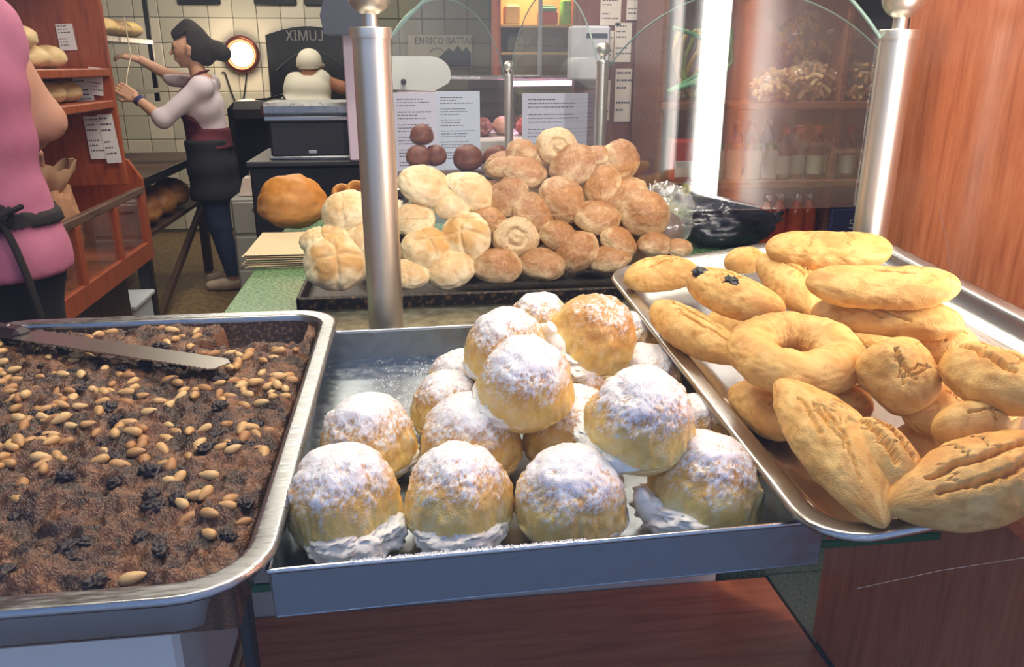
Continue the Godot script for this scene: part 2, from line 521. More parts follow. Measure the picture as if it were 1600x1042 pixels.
func set_light() -> void:
	var env := Environment.new()
	var sm := ProceduralSkyMaterial.new()
	sm.sky_top_color = rgb(120, 160, 225); sm.sky_horizon_color = rgb(205, 215, 230)
	sm.ground_horizon_color = rgb(120, 135, 160); sm.ground_bottom_color = rgb(98, 110, 138)
	sm.sky_energy_multiplier = 0.92; sm.ground_energy_multiplier = 1.02
	var sky := Sky.new()
	sky.sky_material = sm
	env.background_mode = Environment.BG_SKY
	env.sky = sky
	env.tonemap_mode = Environment.TONE_MAPPER_LINEAR
	env.tonemap_exposure = 1.34
	env.sdfgi_enabled = true; env.ssao_enabled = true; env.ssil_enabled = true
	var we := WorldEnvironment.new()
	we.name = "world_environment"
	we.environment = env
	add_child(we)
	# strip lights under the ceiling, one row down the shop, and one over the window display
	ceiling_lamp(Vector3(0.05, 2.35, -0.95), Vector2(1.3, 0.22), 1.3, "long white strip light over the window display")
	ceiling_lamp(Vector3(0.2, 2.84, -2.6), Vector2(1.4, 0.3), 3.0, "white strip light on the ceiling over the bread pile")
	ceiling_lamp(Vector3(-0.6, 2.84, -4.5), Vector2(1.4, 0.3), 2.4, "white strip light on the ceiling over the shop aisle")
	ceiling_lamp(Vector3(-0.9, 2.84, -6.2), Vector2(1.4, 0.3), 1.5, "white strip light on the ceiling before the oven wall")
	window_tube(Vector3(0.79, 1.02, -0.5), 0.06, 11.0, 0.65, "upright white tube lamp in the window corner by the wood wall")
	window_tube(Vector3(0.69, 1.06, -0.5), 0.026, 1.6, 0.035, "thin upright tube lamp beside the broad one in the window corner")

func area_light(size: Vector2, energy: float, col: Color, t: Transform3D) -> void:
	var l := AreaLight3D.new()
	l.name = "area_light"
	l.area_size = size; l.light_energy = energy; l.light_color = col
	l.shadow_enabled = true
	l.area_range = 12.0; l.area_attenuation = 2.0
	l.transform = t
	add_child(l, true)

func ceiling_lamp(at: Vector3, size: Vector2, energy: float, label: String) -> void:
	var o := thing("strip_light", label, "lamp", at, "strip lights")
	part(o, "housing", mb().box(Vector3(0, 0.03, 0), Vector3(size.x + 0.04, 0.05, size.y + 0.04), 0.006).mesh(), mat(rgb(225, 225, 225), 0.5))
	var glow := mat(rgb(250, 248, 240), 0.5)
	glow.emission_enabled = true; glow.emission = rgb(255, 246, 228); glow.emission_energy_multiplier = 1.0
	part(o, "diffuser", mb().box(Vector3(0, 0, 0), Vector3(size.x, 0.012, size.y), 0.003).mesh(), glow)
	area_light(size, energy, rgb(255, 243, 222), Transform3D(Basis(Vector3.RIGHT, -PI / 2), at + Vector3(0, -0.012, 0)))

func window_tube(at: Vector3, width: float, glow_power: float, energy: float, label: String) -> void:
	var o := thing("window_tube_lamp", label, "lamp", at, "window tube lamps")
	var high := 1.25
	part(o, "housing", mb().box(Vector3(0, high * 0.5, 0.03), Vector3(width + 0.012, high + 0.03, 0.03), 0.004).mesh(), mat(rgb(215, 215, 215), 0.5))
	var glow := mat(rgb(250, 250, 250), 0.5)
	glow.emission_enabled = true; glow.emission = rgb(255, 253, 248); glow.emission_energy_multiplier = glow_power
	part(o, "tube", mb().box(Vector3(0, high * 0.5, 0), Vector3(width, high, 0.03), 0.012).mesh(), glow)
	area_light(Vector2(width, high), energy, rgb(255, 250, 240), Transform3D(Basis(), at + Vector3(0, high * 0.5, -0.018)))

# ---------------------------------------------------------------- materials
func wood(seed_: int, dark: Color, mid: Color, light: Color, scale: Vector3, rough := 0.35, world := true) -> StandardMaterial3D:
	var im := noise_image(seed_, 0.018, 5)
	var m := mat(Color.WHITE, rough)
	m.albedo_texture = ramp(im, [[0.0, dark], [0.35, mid], [0.5, light.lerp(mid, 0.4)], [0.55, mid], [0.8, light], [1.0, mid]])
	return tri(m, scale, world)

func make_materials() -> void:
	M.wall_wood = wood(11, rgb(158, 88, 54), rgb(184, 106, 67), rgb(198, 122, 82), Vector3(5, 0.45, 5), 0.24)
	M.board_wood = wood(12, rgb(176, 92, 58), rgb(206, 116, 74), rgb(220, 136, 90), Vector3(0.4, 5, 5), 0.3)
	M.red_wood = wood(13, rgb(118, 50, 26), rgb(156, 74, 38), rgb(172, 90, 50), Vector3(3, 0.4, 3), 0.4)
	M.dark_wood = wood(14, rgb(48, 34, 24), rgb(70, 50, 36), rgb(88, 66, 46), Vector3(3, 0.4, 3), 0.55)
	M.cream = mat(rgb(246, 244, 236), 0.45)
	bumpy(tri(M.cream, Vector3(14, 14, 14)), ImageTexture.create_from_image(noise_image(33, 0.02, 3, 256)), 0.15)
	var fine := ImageTexture.create_from_image(noise_image(31, 0.06, 4, 512))
	var scratch := noise_image(32, 0.03, 5, 512)
	M.fine = fine
	# metals
	M.steel = tri(mat(rgb(168, 172, 176), 0.34, 1.0), Vector3(2.0, 2.0, 12.0))
	M.steel.roughness = 1.0
	M.steel.roughness_texture = ramp(scratch.duplicate(), [[0.0, Color(0.2, 0.2, 0.2)], [0.5, Color(0.32, 0.32, 0.32)], [1.0, Color(0.5, 0.5, 0.5)]])
	M.tin = tri(mat(rgb(152, 162, 170), 1.0, 1.0), Vector3(3, 3, 3))
	M.tin.roughness_texture = ramp(scratch.duplicate(), [[0.0, Color(0.24, 0.24, 0.24)], [0.5, Color(0.36, 0.36, 0.36)], [1.0, Color(0.55, 0.55, 0.55)]])
	M.bright = mat(rgb(200, 201, 203), 0.2, 1.0)
	M.nickel = mat(rgb(228, 224, 214), 0.4, 1.0)
	M.black_tin = tri(mat(Color.WHITE, 0.45, 0.4), Vector3(5, 5, 5))
	M.black_tin.albedo_texture = ramp(noise_image(35, 0.03, 5), [[0.0, rgb(14, 12, 11)], [0.6, rgb(30, 25, 21)], [0.72, rgb(80, 58, 38)], [1.0, rgb(120, 92, 62)]])
	M.sheet_tin = tri(mat(Color.WHITE, 0.3, 0.85), Vector3(3, 3, 3))
	M.sheet_tin.albedo_texture = ramp(noise_image(36, 0.02, 5), [[0.0, rgb(100, 100, 84)], [0.5, rgb(140, 142, 124)], [1.0, rgb(178, 180, 166)]])
	M.black = mat(rgb(20, 20, 22), 0.4)
	M.charcoal = mat(rgb(46, 48, 54), 0.5)
	M.white = mat(rgb(232, 232, 230), 0.5)
	M.paper = mat(rgb(235, 236, 240), 0.85)
	M.glass = glass(0.006)
	M.shelf_glass = glass(0.02)
	M.glass_edge = mat(rgb(24, 96, 58), 0.1)
	M.clear_edge = mat(rgb(120, 150, 140), 0.12)
	M.marble = tri(mat(Color.WHITE, 0.2), Vector3(6, 6, 6))
	M.marble.albedo_texture = ramp(noise_image(37, 0.035, 6), [[0.0, rgb(54, 92, 58)], [0.4, rgb(92, 132, 90)], [0.6, rgb(114, 150, 106)], [1.0, rgb(160, 182, 142)]])
	M.dark_marble = tri(mat(Color.WHITE, 0.25), Vector3(9, 9, 9))
	M.dark_marble.albedo_texture = ramp(noise_image(38, 0.035, 6), [[0.0, rgb(34, 46, 40)], [0.5, rgb(62, 80, 68)], [1.0, rgb(96, 112, 98)]])
	# breads: colours are in the meshes, the skin's grain is here
	M.crust = bumpy(tri(painted(null, 0.5), Vector3(9, 9, 9)), fine, 0.06)
	M.bun = bumpy(tri(painted(null, 0.3), Vector3(12, 12, 12)), fine, 0.05)
	M.bun.subsurf_scatter_enabled = true; M.bun.subsurf_scatter_strength = 0.15
	M.biscuit = bumpy(tri(painted(null, 0.62), Vector3(16, 16, 16)), fine, 0.045)
	M.cake = bumpy(tri(painted(null, 0.42), Vector3(11, 11, 11)), fine, 0.16)
	M.skin_paint = painted(null, 0.55)
	M.cloth = bumpy(tri(painted(null, 0.85), Vector3(5, 5, 5)), fine, 0.06)

# ---------------------------------------------------------------- the room
func build_room() -> void:
	var floor_m := tri(mat(Color.WHITE, 0.45), Vector3(1.4, 1.4, 1.4), true)
	floor_m.albedo_texture = ramp(noise_image(41, 0.03, 6), [[0.0, rgb(78, 62, 38)], [0.5, rgb(122, 100, 62)], [1.0, rgb(150, 126, 84)]])
	var wall_m := mat(rgb(196, 190, 176), 0.8)
	setting("floor", mb().box(Vector3(0, -0.06, -3.8), Vector3(6.4, 0.12, 7.6), 0.004), floor_m)
	setting("ceiling", mb().box(Vector3(0, 2.96, -3.8), Vector3(6.4, 0.12, 7.6), 0.004), mat(rgb(225, 222, 212), 0.9))
	setting("wall_left", mb().box(Vector3(-3.1, 1.45, -3.8), Vector3(0.12, 2.9, 7.5), 0.004), wall_m)
	setting("wall_right", mb().box(Vector3(3.1, 1.45, -3.8), Vector3(0.12, 2.9, 7.5), 0.004), wall_m)
	# oven wall with white tiles on a dark joint
	var back := setting("wall_back", mb().box(Vector3(0, 1.45, -7.3), Vector3(6.3, 2.9, 0.12), 0.004), mat(rgb(120, 116, 104), 0.9))
	var tile := mb().box(Vector3.ZERO, Vector3(0.187, 0.187, 0.016), 0.004).mesh()
	var tones := []
	for k in 5: tones.append(mat(rgb(196 + k * 7, 194 + k * 6, 178 + k * 6), 0.22))
	var shaded_tones := []  # darker tiles: shade over this side of the wall put into their colour
	for k in 5: shaded_tones.append(mat(rgb(116 + k * 5, 114 + k * 5, 94 + k * 4), 0.3))
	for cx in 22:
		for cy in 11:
			part(back, "tile", tile, (shaded_tones if cx > 12 else tones)[rng.randi() % 5], Transform3D(Basis(), Vector3(-2.62 + cx * 0.192, 0.12 + cy * 0.192, -7.235)))
	# shop front: a wall with the window opening the camera looks through
	var front := mat(rgb(150, 140, 128), 0.8)
	setting("wall_front", mb().box(Vector3(0, 0.15, -0.16), Vector3(6.2, 0.3, 0.08), 0.004), front)
	setting("trim_1", mb().box(Vector3(0, 2.72, -0.16), Vector3(6.2, 0.4, 0.08), 0.004), front)
	setting("trim_2", mb().box(Vector3(-2.35, 1.41, -0.16), Vector3(1.4, 2.22, 0.08), 0.004), front)
	setting("trim_3", mb().box(Vector3(2.0, 1.41, -0.16), Vector3(2.2, 2.22, 0.08), 0.004), front)
	var sheet := mb()
	sheet.face([Vector3(-1.65, 0.30, -0.16), Vector3(0.85, 0.30, -0.16), Vector3(0.85, 2.52, -0.16), Vector3(-1.65, 2.52, -0.16)])
	var pane := setting("window_1", sheet, glass(0.0))
	for s in [[Vector3(0.117, 1.36, -0.164), Vector3(0.121, 1.35, -0.164), Vector3(0.126, 1.332, -0.164)], [Vector3(0.112, 1.26, -0.164), Vector3(0.135, 1.2635, -0.164), Vector3(0.160, 1.2655, -0.164)]]:
		part(pane, "scratch", mb().tube(s, 0.000035, 4).mesh(), mat(rgb(220, 214, 210), 0.6))
	# the wood panelled side of the window display
	setting("wall_wood", mb().box(Vector3(0.88, 1.45, -0.745), Vector3(0.05, 2.9, 1.23), 0.003), M.wall_wood)
	# brown partition with notices, behind the bread pile
	setting("wall_middle", mb().box(Vector3(0.925, 1.45, -3.40), Vector3(0.47, 2.9, 0.06), 0.004), wood(15, rgb(84, 46, 32), rgb(108, 62, 44), rgb(120, 74, 54), Vector3(3, 0.4, 3), 0.45))
	setting("wall_shelf_side", mb().box(Vector3(1.9, 1.45, -3.48), Vector3(2.2, 2.9, 0.06), 0.004), mat(rgb(168, 150, 150), 0.8))

# ---------------------------------------------------------------- the window display: shelf, base, trays
func rrect(hw: float, hd: float, rad: float, seg := 7) -> PackedVector2Array:
	var o := PackedVector2Array()
	rad = minf(rad, minf(hw, hd))
	for q in 4:
		var cx: float = (hw - rad) * (1 if q == 0 or q == 3 else -1)
		var cy: float = (hd - rad) * (1 if q < 2 else -1)
		for s in seg + 1:
			var a := PI * 0.5 * (q + float(s) / seg)
			o.append(Vector2(cx + cos(a) * rad, cy + sin(a) * rad))
	return o

func pan_mesh(hw: float, hd: float, rad: float, depth: float, rim: float) -> ArrayMesh:
	var t := 0.0012
	var prof := [[-1.0, t], [rim + 0.034, t], [rim + 0.020, t + 0.002], [rim + 0.009, t + 0.011], [rim + 0.003, depth - 0.006], [rim + 0.0005, depth - 0.0012], [rim - 0.003, depth], [0.005, depth + 0.001],
		[0.002, depth + 0.0004], [0.0, depth - 0.003], [0.001, depth - 0.0055], [0.004, depth - 0.006], [0.006, depth - 0.003], [rim - 0.002, depth - 0.003], [rim + 0.0005, depth - 0.006], [rim + 0.004, 0.010], [rim + 0.012, 0.001], [rim + 0.034, 0.0], [-1.0, 0.0]]
	var rows := []
	for p in prof:
		var row := PackedVector3Array()
		for q in rrect(maxf(hw - p[0], 0.01), maxf(hd - p[0], 0.01), maxf(rad - p[0] * 0.8, 0.006)):
			row.append(Vector3(q.x, p[1], q.y) if p[0] >= 0.0 else Vector3(0, p[1], 0))
		rows.append(row)
	var b := mb()
	b.grid(rows, [], true)
	return b.mesh()

func build_display() -> void:
	# glass shelf carrying the trays
	var sh := thing("glass_shelf", "clear glass shelf with green edge carrying the front trays", "shelf", Vector3(-0.13, 0.968, -0.88))
	part(sh, "pane", mb().box(Vector3.ZERO, Vector3(1.23, 0.008, 0.56), 0.001).mesh(), M.shelf_glass)
	part(sh, "edge", mb().box(Vector3(0, 0, 0.282), Vector3(1.23, 0.0085, 0.003), 0.001).mesh(), M.glass_edge)
	var br := thing("shelf_bracket", "dark metal bracket under the glass shelf beside the cake tray", "bracket", Vector3(-0.185, 0.69, -0.72))
	part(br, "upright", mb().box(Vector3(0, 0.137, 0), Vector3(0.012, 0.272, 0.02), 0.002).mesh(), M.charcoal)
	part(br, "plate", mb().box(Vector3(0, 0.003, 0), Vector3(0.03, 0.006, 0.04), 0.001).mesh(), M.charcoal)
	# low base of the window: boards, back panel, side panel
	var base := thing("display_base", "cherry wood window base under the cream bun tray", "counter", Vector3(0, 0, 0))
	part(base, "board", mb().box(Vector3(0.131, 0.67, -0.80), Vector3(0.728, 0.02, 0.28), 0.002).mesh(), M.board_wood)
	part(base, "board", mb().box(Vector3(-0.40, 0.667, -0.80), Vector3(0.32, 0.02, 0.28), 0.002).mesh(), M.wall_wood)
	part(base, "batten", mb().box(Vector3(-0.237, 0.672, -0.80), Vector3(0.006, 0.022, 0.28), 0.001).mesh(), mat(rgb(206, 168, 112), 0.4))
	part(base, "back_panel", mb().box(Vector3(-0.09, 0.81, -0.95), Vector3(1.02, 0.30, 0.016), 0.002).mesh(), mat(rgb(205, 203, 198), 0.45))
	part(base, "side_panel", mb().box(Vector3(0.51, 0.845, -0.53), Vector3(0.02, 0.33, 0.56), 0.002).mesh(), M.wall_wood)
	part(base, "marble_riser", mb().box(Vector3(0.64, 0.80, -0.97), Vector3(0.42, 0.34, 0.04), 0.002).mesh(), M.dark_marble)
	part(base, "marble_floor", mb().box(Vector3(0.665, 0.667, -0.84), Vector3(0.33, 0.016, 0.22), 0.002).mesh(), M.dark_marble)
	part(base, "plinth", mb().box(Vector3(0.13, 0.329, -0.86), Vector3(1.38, 0.656, 0.42), 0.004).mesh(), M.red_wood)
	var bx := thing("storage_box", "white lidded box under the front of the cake tray", "box", Vector3(-0.375, 0.678, -0.80))
	part(bx, "body", mb().box(Vector3(0, 0.11, 0), Vector3(0.26, 0.22, 0.22), 0.006).mesh(), M.white)
	part(bx, "lid", mb().box(Vector3(0, 0.228, 0), Vector3(0.27, 0.016, 0.23), 0.005).mesh(), M.white)
	# counter behind the shelf: green marble slab, steel sheet, dark baking tray with bread
	var ct := thing("marble_counter", "shop counter with green marble top behind the trays", "counter", Vector3(0.25, 0, -1.88))
	part(ct, "worktop", mb().box(Vector3(0, 0.965, 0), Vector3(1.16, 0.04, 1.34), 0.005).mesh(), M.marble)
	part(ct, "carcass", mb().box(Vector3(0, 0.472, 0), Vector3(1.10, 0.944, 1.26), 0.004).mesh(), M.red_wood)
	var bk := thing("back_counter", "far counter carrying the price lists and slim posts", "counter", Vector3(0.33, 0, -3.33))
	part(bk, "worktop", mb().box(Vector3(0, 0.97, 0), Vector3(0.90, 0.03, 1.06), 0.004).mesh(), M.steel)
	part(bk, "carcass", mb().box(Vector3(0, 0.476, 0), Vector3(0.86, 0.952, 1.0), 0.004).mesh(), M.dark_wood)
	var sheet := thing("steel_sheet", "stained flat metal sheet between the bun tray and the bread tray", "baking sheet", Vector3(0.14, 0.985, -1.272))
	part(sheet, "plate", mb().box(Vector3(0, 0.002, 0), Vector3(0.68, 0.003, 0.16), 0.001).mesh(), M.sheet_tin)
	var bt := thing("bread_tray", "blackened baking tray heaped with white and wholemeal rolls", "baking tray", Vector3(0.18, 0.985, -1.62))
	part(bt, "floor_plate", mb().box(Vector3(0, 0.002, 0), Vector3(0.76, 0.003, 0.54), 0.001).mesh(), M.black_tin)
	for s in [[0, 0.266, 0.76, 0.008], [0, -0.266, 0.76, 0.008], [0.376, 0, 0.008, 0.54], [-0.376, 0, 0.008, 0.54]]:
		part(bt, "side", mb().box(Vector3(s[0], 0.014, s[1]), Vector3(s[2], 0.024, s[3]), 0.0025).mesh(), M.black_tin)
	# straight sided tin tray for the cream buns
	var tr := thing("bun_tray", "galvanised tray with straight sides holding sugared cream buns", "baking tray", Vector3(0.1035, 0.973, -0.848), "", Basis(Vector3.UP, 0.03))
	var hw := 0.2315
	var hd := 0.292
	part(tr, "floor_plate", mb().box(Vector3(0, 0.0008, 0), Vector3(hw * 2, 0.0016, hd * 2), 0.0005).mesh(), M.tin)
	for s in [[0, hd, 0.0, hw * 2], [0, -hd, PI, hw * 2], [hw, 0, PI / 2, hd * 2], [-hw, 0, -PI / 2, hd * 2]]:
		part(tr, "side", mb().box(Vector3(0, 0.022, 0), Vector3(s[3], 0.044, 0.0016), 0.0006, Basis(Vector3.RIGHT, 0.06)).mesh(), M.tin, Transform3D(Basis(Vector3.UP, s[2]), Vector3(s[0], 0, s[1])))
	var ring := []
	for q in [Vector3(-hw, 0.0445, hd), Vector3(hw, 0.0445, hd), Vector3(hw, 0.0445, -hd), Vector3(-hw, 0.0445, -hd)]: ring.append(q)
	for k in 4: part(tr, "rolled_edge", mb().tube([ring[k] * Vector3(1.006, 1, 1.004), ring[(k + 1) % 4] * Vector3(1.006, 1, 1.004)], 0.0024, 8).mesh(), M.bright)
	# spilled icing sugar on the tray floor
	var dust := mb()
	for k in 4500:
		var a := Vector2(rng.randfn(-0.10, 0.045), rng.randfn(-0.10, 0.07))
		if k % 5 == 0: a = Vector2(rng.randfn(0.0, 0.05), rng.randfn(-0.24, 0.02))
		if absf(a.x) > hw - 0.004 or absf(a.y) > hd - 0.004: continue
		if noise.get_noise_2d(a.x * 18, a.y * 18) < -0.05 and k % 4: continue
		var r := rng.randf_range(0.0004, 0.0014) * (2.0 if k % 60 == 0 else 1.0)
		var q := Vector3(a.x, 0.0014, a.y)
		var top := q + Vector3(0, r * 0.8, 0)
		for j in 5: dust.face([q + Vector3(cos(TAU * (j + 1) / 5), 0, sin(TAU * (j + 1) / 5)) * r, q + Vector3(cos(TAU * j / 5), 0, sin(TAU * j / 5)) * r, top])
	for k in 500:  # along the front rim
		var q := Vector3(rng.randf_range(-0.17, 0.02), 0.0465, hd + rng.randf_range(-0.002, 0.002))
		var r := rng.randf_range(0.0004, 0.0012)
		for j in 5: dust.face([q + Vector3(cos(TAU * (j + 1) / 5), 0, sin(TAU * (j + 1) / 5)) * r, q + Vector3(cos(TAU * j / 5), 0, sin(TAU * j / 5)) * r, q + Vector3(0, r, 0)])
	var du := part(tr, "sugar_dust", dust.mesh(), mat(rgb(238, 240, 244), 0.9))
	du.set_meta("kind", "stuff")
	# deep pan with rounded corners for the cake
	var cp := thing("cake_pan", "deep steel pan with rounded corners and wide rim, full of dark cake", "baking pan", Vector3(-0.372, 0.973, -0.862))
	part(cp, "pan", pan_mesh(0.2575, 0.358, 0.07, 0.056, 0.022), M.steel)
	var lining := []
	for p in [[0.0258, 0.0485], [0.0264, 0.048], [0.0325, 0.0145], [0.0435, 0.0050], [0.058, 0.0036], [0.12, 0.0036]]:
		var row := PackedVector3Array()
		for q in rrect(0.2575 - p[0] - 0.0006, 0.358 - p[0] - 0.0006, maxf(0.07 - p[0] * 0.8, 0.006)):
			var low: float = p[1] - (0.006 * absf(noise.get_noise_2d(q.x * 40.0, q.y * 40.0)) if p[1] > 0.04 else 0.0)
			row.append(Vector3(q.x, low, q.y))
		lining.append(row)
	var lm := mb()
	lm.grid(lining, [], true, true)
	var burnt := tri(mat(Color.WHITE, 0.5), Vector3(8, 8, 8))
	burnt.albedo_texture = ramp(noise_image(39, 0.03, 5), [[0.0, rgb(30, 22, 18)], [0.55, rgb(58, 42, 32)], [0.8, rgb(104, 84, 66)], [1.0, rgb(140, 124, 106)]])
	part(cp, "burnt_lining", lm.mesh(), burnt)
	# shallow bright pan, propped up at the back and at the wall side, for the biscuits
	var bp := thing("biscuit_pan", "bright steel pan with rounded corners tilted up, full of large biscuits", "baking pan")
	bp.transform = biscuit_frame()
	part(bp, "pan", pan_mesh(0.215, 0.352, 0.055, 0.030, 0.020), mat(rgb(184, 183, 181), 0.26, 1.0))
	var pb := thing("pan_prop", "wooden block propping up the back of the biscuit pan", "block", Vector3(0.58, 0.973, -1.1))
	part(pb, "body", mb().box(Vector3(0, 0.03, 0), Vector3(0.36, 0.058, 0.08), 0.004).mesh(), M.dark_wood)

func biscuit_frame() -> Transform3D:
	var bas := Basis(Vector3(1, 0.13, 0).normalized(), Vector3.UP, Vector3(0, -0.077, 1).normalized())
	bas = Basis(bas.x, bas.z.cross(bas.x), bas.z).orthonormalized()
	var corner := Vector3(0.308, 1.030, -0.505)
	return Transform3D(bas, corner + bas * Vector3(0.215, -0.030, -0.352))

# ---------------------------------------------------------------- cake with nuts
func cake_height(x: float, z: float) -> float:
	var p := Vector3(x, 0, z)
	var h := fbm(p, 9.0) * 0.006 + fbm(p + Vector3(3, 1, 2), 24.0) * 0.010 + (0.25 - absf(fbm(p + Vector3(8, 0, 0) + Vector3(fbm(p, 30.0), 0, fbm(p + Vector3(0, 3, 0), 30.0)) * 0.02, 42.0))) * 0.011 + fbm(p + Vector3(0, 5, 0), 150.0) * 0.0012
	var edge := minf(minf(x + 0.601, -0.143 - x), minf(z + 1.192, -0.534 - z))
	h -= 0.010 * pow(1.0 - clampf(edge / 0.02, 0.0, 1.0), 2.0)
	# the piece already cut away at the far corner
	var gap := minf(x + 0.288 + 0.008 * sin(z * 120.0), -1.082 - z + 0.012 * fbm(p, 40.0))
	gap = minf(gap, -0.158 - x)
	if gap > 0.0: return 0.984 + fbm(p, 90.0) * 0.002 + 0.036 * (1.0 - smoothstep(0.0, 0.006, gap))
	return 1.020 + h

func build_cake() -> void:
	var o := thing("fruit_cake", "dark brown fruit cake studded with nuts and raisins, corner piece missing", "cake")
	var nx := 210
	var nzz := 270
	var rows := []
	var cols := []
	for j in nzz:
		var z := lerpf(-0.534, -1.192, float(j) / (nzz - 1))
		var row := PackedVector3Array()
		var cr := PackedColorArray()
		for i in nx:
			var x := lerpf(-0.601, -0.143, float(i) / (nx - 1))
			var rim: bool = i == 0 or j == 0 or i == nx - 1 or j == nzz - 1
			row.append(Vector3(x, 0.978 if rim else cake_height(x, z), z))
			var p := Vector3(x, 0, z)
			var a := 0.42 + 1.1 * fbm(p, 22.0) + 0.8 * fbm(p + Vector3(2, 2, 2), 80.0)
			var q := lin(52, 34, 27).lerp(lin(126, 86, 58), clampf(a, 0.0, 1.0))
			q = q.lerp(lin(52, 34, 33), clampf(fbm(p + Vector3(5, 0, 5), 14.0) * 1.6, 0.0, 0.8))
			cr.append(q)
		rows.append(row); cols.append(cr)
	var b := mb()
	b.grid(rows, cols, false, false)
	part(o, "crumb", b.mesh(), M.cake)
	# nuts, pressed in loose clusters
	var kinds := []
	for k in 4:
		var s := float(k)
		kinds.append(mb().blob(14, 10, func(d: Vector3) -> Vector3:
			var taper := 1.0 - 0.28 * d.x
			return Vector3(d.x * 0.0092, d.y * 0.0042 * taper, d.z * 0.0048 * taper) * (1.0 + 0.06 * fbm(d + Vector3(s, 0, 0), 1.4))).mesh())
	var tints := [mat(rgb(200, 160, 104), 0.5), mat(rgb(184, 142, 90), 0.5), mat(rgb(208, 174, 120), 0.5), mat(rgb(168, 122, 76), 0.55)]
	var spots := []
	while spots.size() < 285:
		var c := Vector2(rng.randf_range(-0.585, -0.155), rng.randf_range(-1.18, -0.55))
		# thinner towards the window side
		if rng.randf() > 0.4 + 0.6 * smoothstep(-0.62, -0.82, c.y): continue
		for k in rng.randi_range(1, 5):
			var q := c + Vector2(rng.randfn(0, 0.012), rng.randfn(0, 0.012))
			if q.x > -0.152 or q.x < -0.592 or q.y < -1.185 or q.y > -0.545: continue
			if q.x > -0.30 and q.y < -1.06: continue
			var free := true
			for w in spots:
				if w.distance_to(q) < 0.0085: free = false; break
			if free and spots.size() < 285: spots.append(q)
	for k in spots.size():
		var q: Vector2 = spots[k]
		var h := cake_height(q.x, q.y)
		var bas := Basis(Vector3.UP, rng.randf() * TAU) * Basis(Vector3.BACK, rng.randf_range(-0.3, 0.3))
		part(o, "nut", kinds[k % 4], tints[rng.randi() % 4], Transform3D(bas.scaled(Vector3.ONE * rng.randf_range(0.85, 1.2)), Vector3(q.x, h + 0.001, q.y)))
	var raisin := []
	for k in 3:
		var s := k * 7.0
		raisin.append(mb().blob(26, 18, func(d: Vector3) -> Vector3: return Vector3(d.x * 0.010, d.y * 0.005, d.z * 0.0075) * (1.0 + 0.75 * fbm(d + Vector3(s, s, 0), 1.9))).mesh())
	var rm := mat(rgb(34, 24, 30), 0.55)
	for k in 95:
		var q := Vector2(rng.randf_range(-0.59, -0.155), rng.randf_range(-1.18, -0.55))
		if q.x > -0.30 and q.y < -1.06: continue
		part(o, "raisin", raisin[k % 3], rm, Transform3D(Basis(Vector3.UP, rng.randf() * TAU).scaled(Vector3.ONE * rng.randf_range(0.6, 1.15)), Vector3(q.x, cake_height(q.x, q.y) - 0.0005, q.y)))
	# bread knife lying on the cake
	var tip := Vector3(-0.233, 1.039, -0.958)
	var heel := Vector3(-0.535, 1.037, -1.122)
	var along := (tip - heel).normalized()
	var bas := Basis(along, along.cross(Vector3.UP).normalized() * -1.0, Vector3.ZERO)
	bas.z = bas.x.cross(bas.y)
	var kn := thing("bread_knife", "serrated bread knife with dark handle lying across the cake", "knife", heel, "", bas.orthonormalized())
	var length := heel.distance_to(tip)
	var poly := PackedVector2Array()
	poly.append(Vector2(0, 0.019)); poly.append(Vector2(length - 0.012, 0.018)); poly.append(Vector2(length, 0.008)); poly.append(Vector2(length - 0.004, -0.016))
	var teeth := 44
	for k in teeth:
		var x := (length - 0.008) * (1.0 - float(k) / teeth)
		poly.append(Vector2(x, -0.018)); poly.append(Vector2(x - (length / teeth) * 0.5, -0.0205))
	poly.append(Vector2(0, -0.014))
	part(kn, "blade", mb().slab(poly, 0.0018).mesh(), mat(rgb(160, 157, 153), 0.34, 1.0))
	part(kn, "handle", mb().box(Vector3(-0.055, -0.001, 0), Vector3(0.115, 0.028, 0.02), 0.007).mesh(), mat(rgb(44, 28, 34), 0.45))
	for x in [-0.03, -0.08]: part(kn, "rivet", mb().lathe([Vector2(0, 0.011), Vector2(0.003, 0.011), Vector2(0.004, 0.0095), Vector2(0.004, -0.0095), Vector2(0.003, -0.011), Vector2(0, -0.011)], 12, Transform3D(Basis(Vector3.RIGHT, PI / 2), Vector3(x, 0, 0))).mesh(), M.bright)

# ---------------------------------------------------------------- cream buns
func build_buns() -> void:
	for k in BUNS.size():
		var d: Array = BUNS[k]
		make_bun(k, d[0], d[1], d[2], d[3], deg_to_rad(d[4]), d[5], d[6])

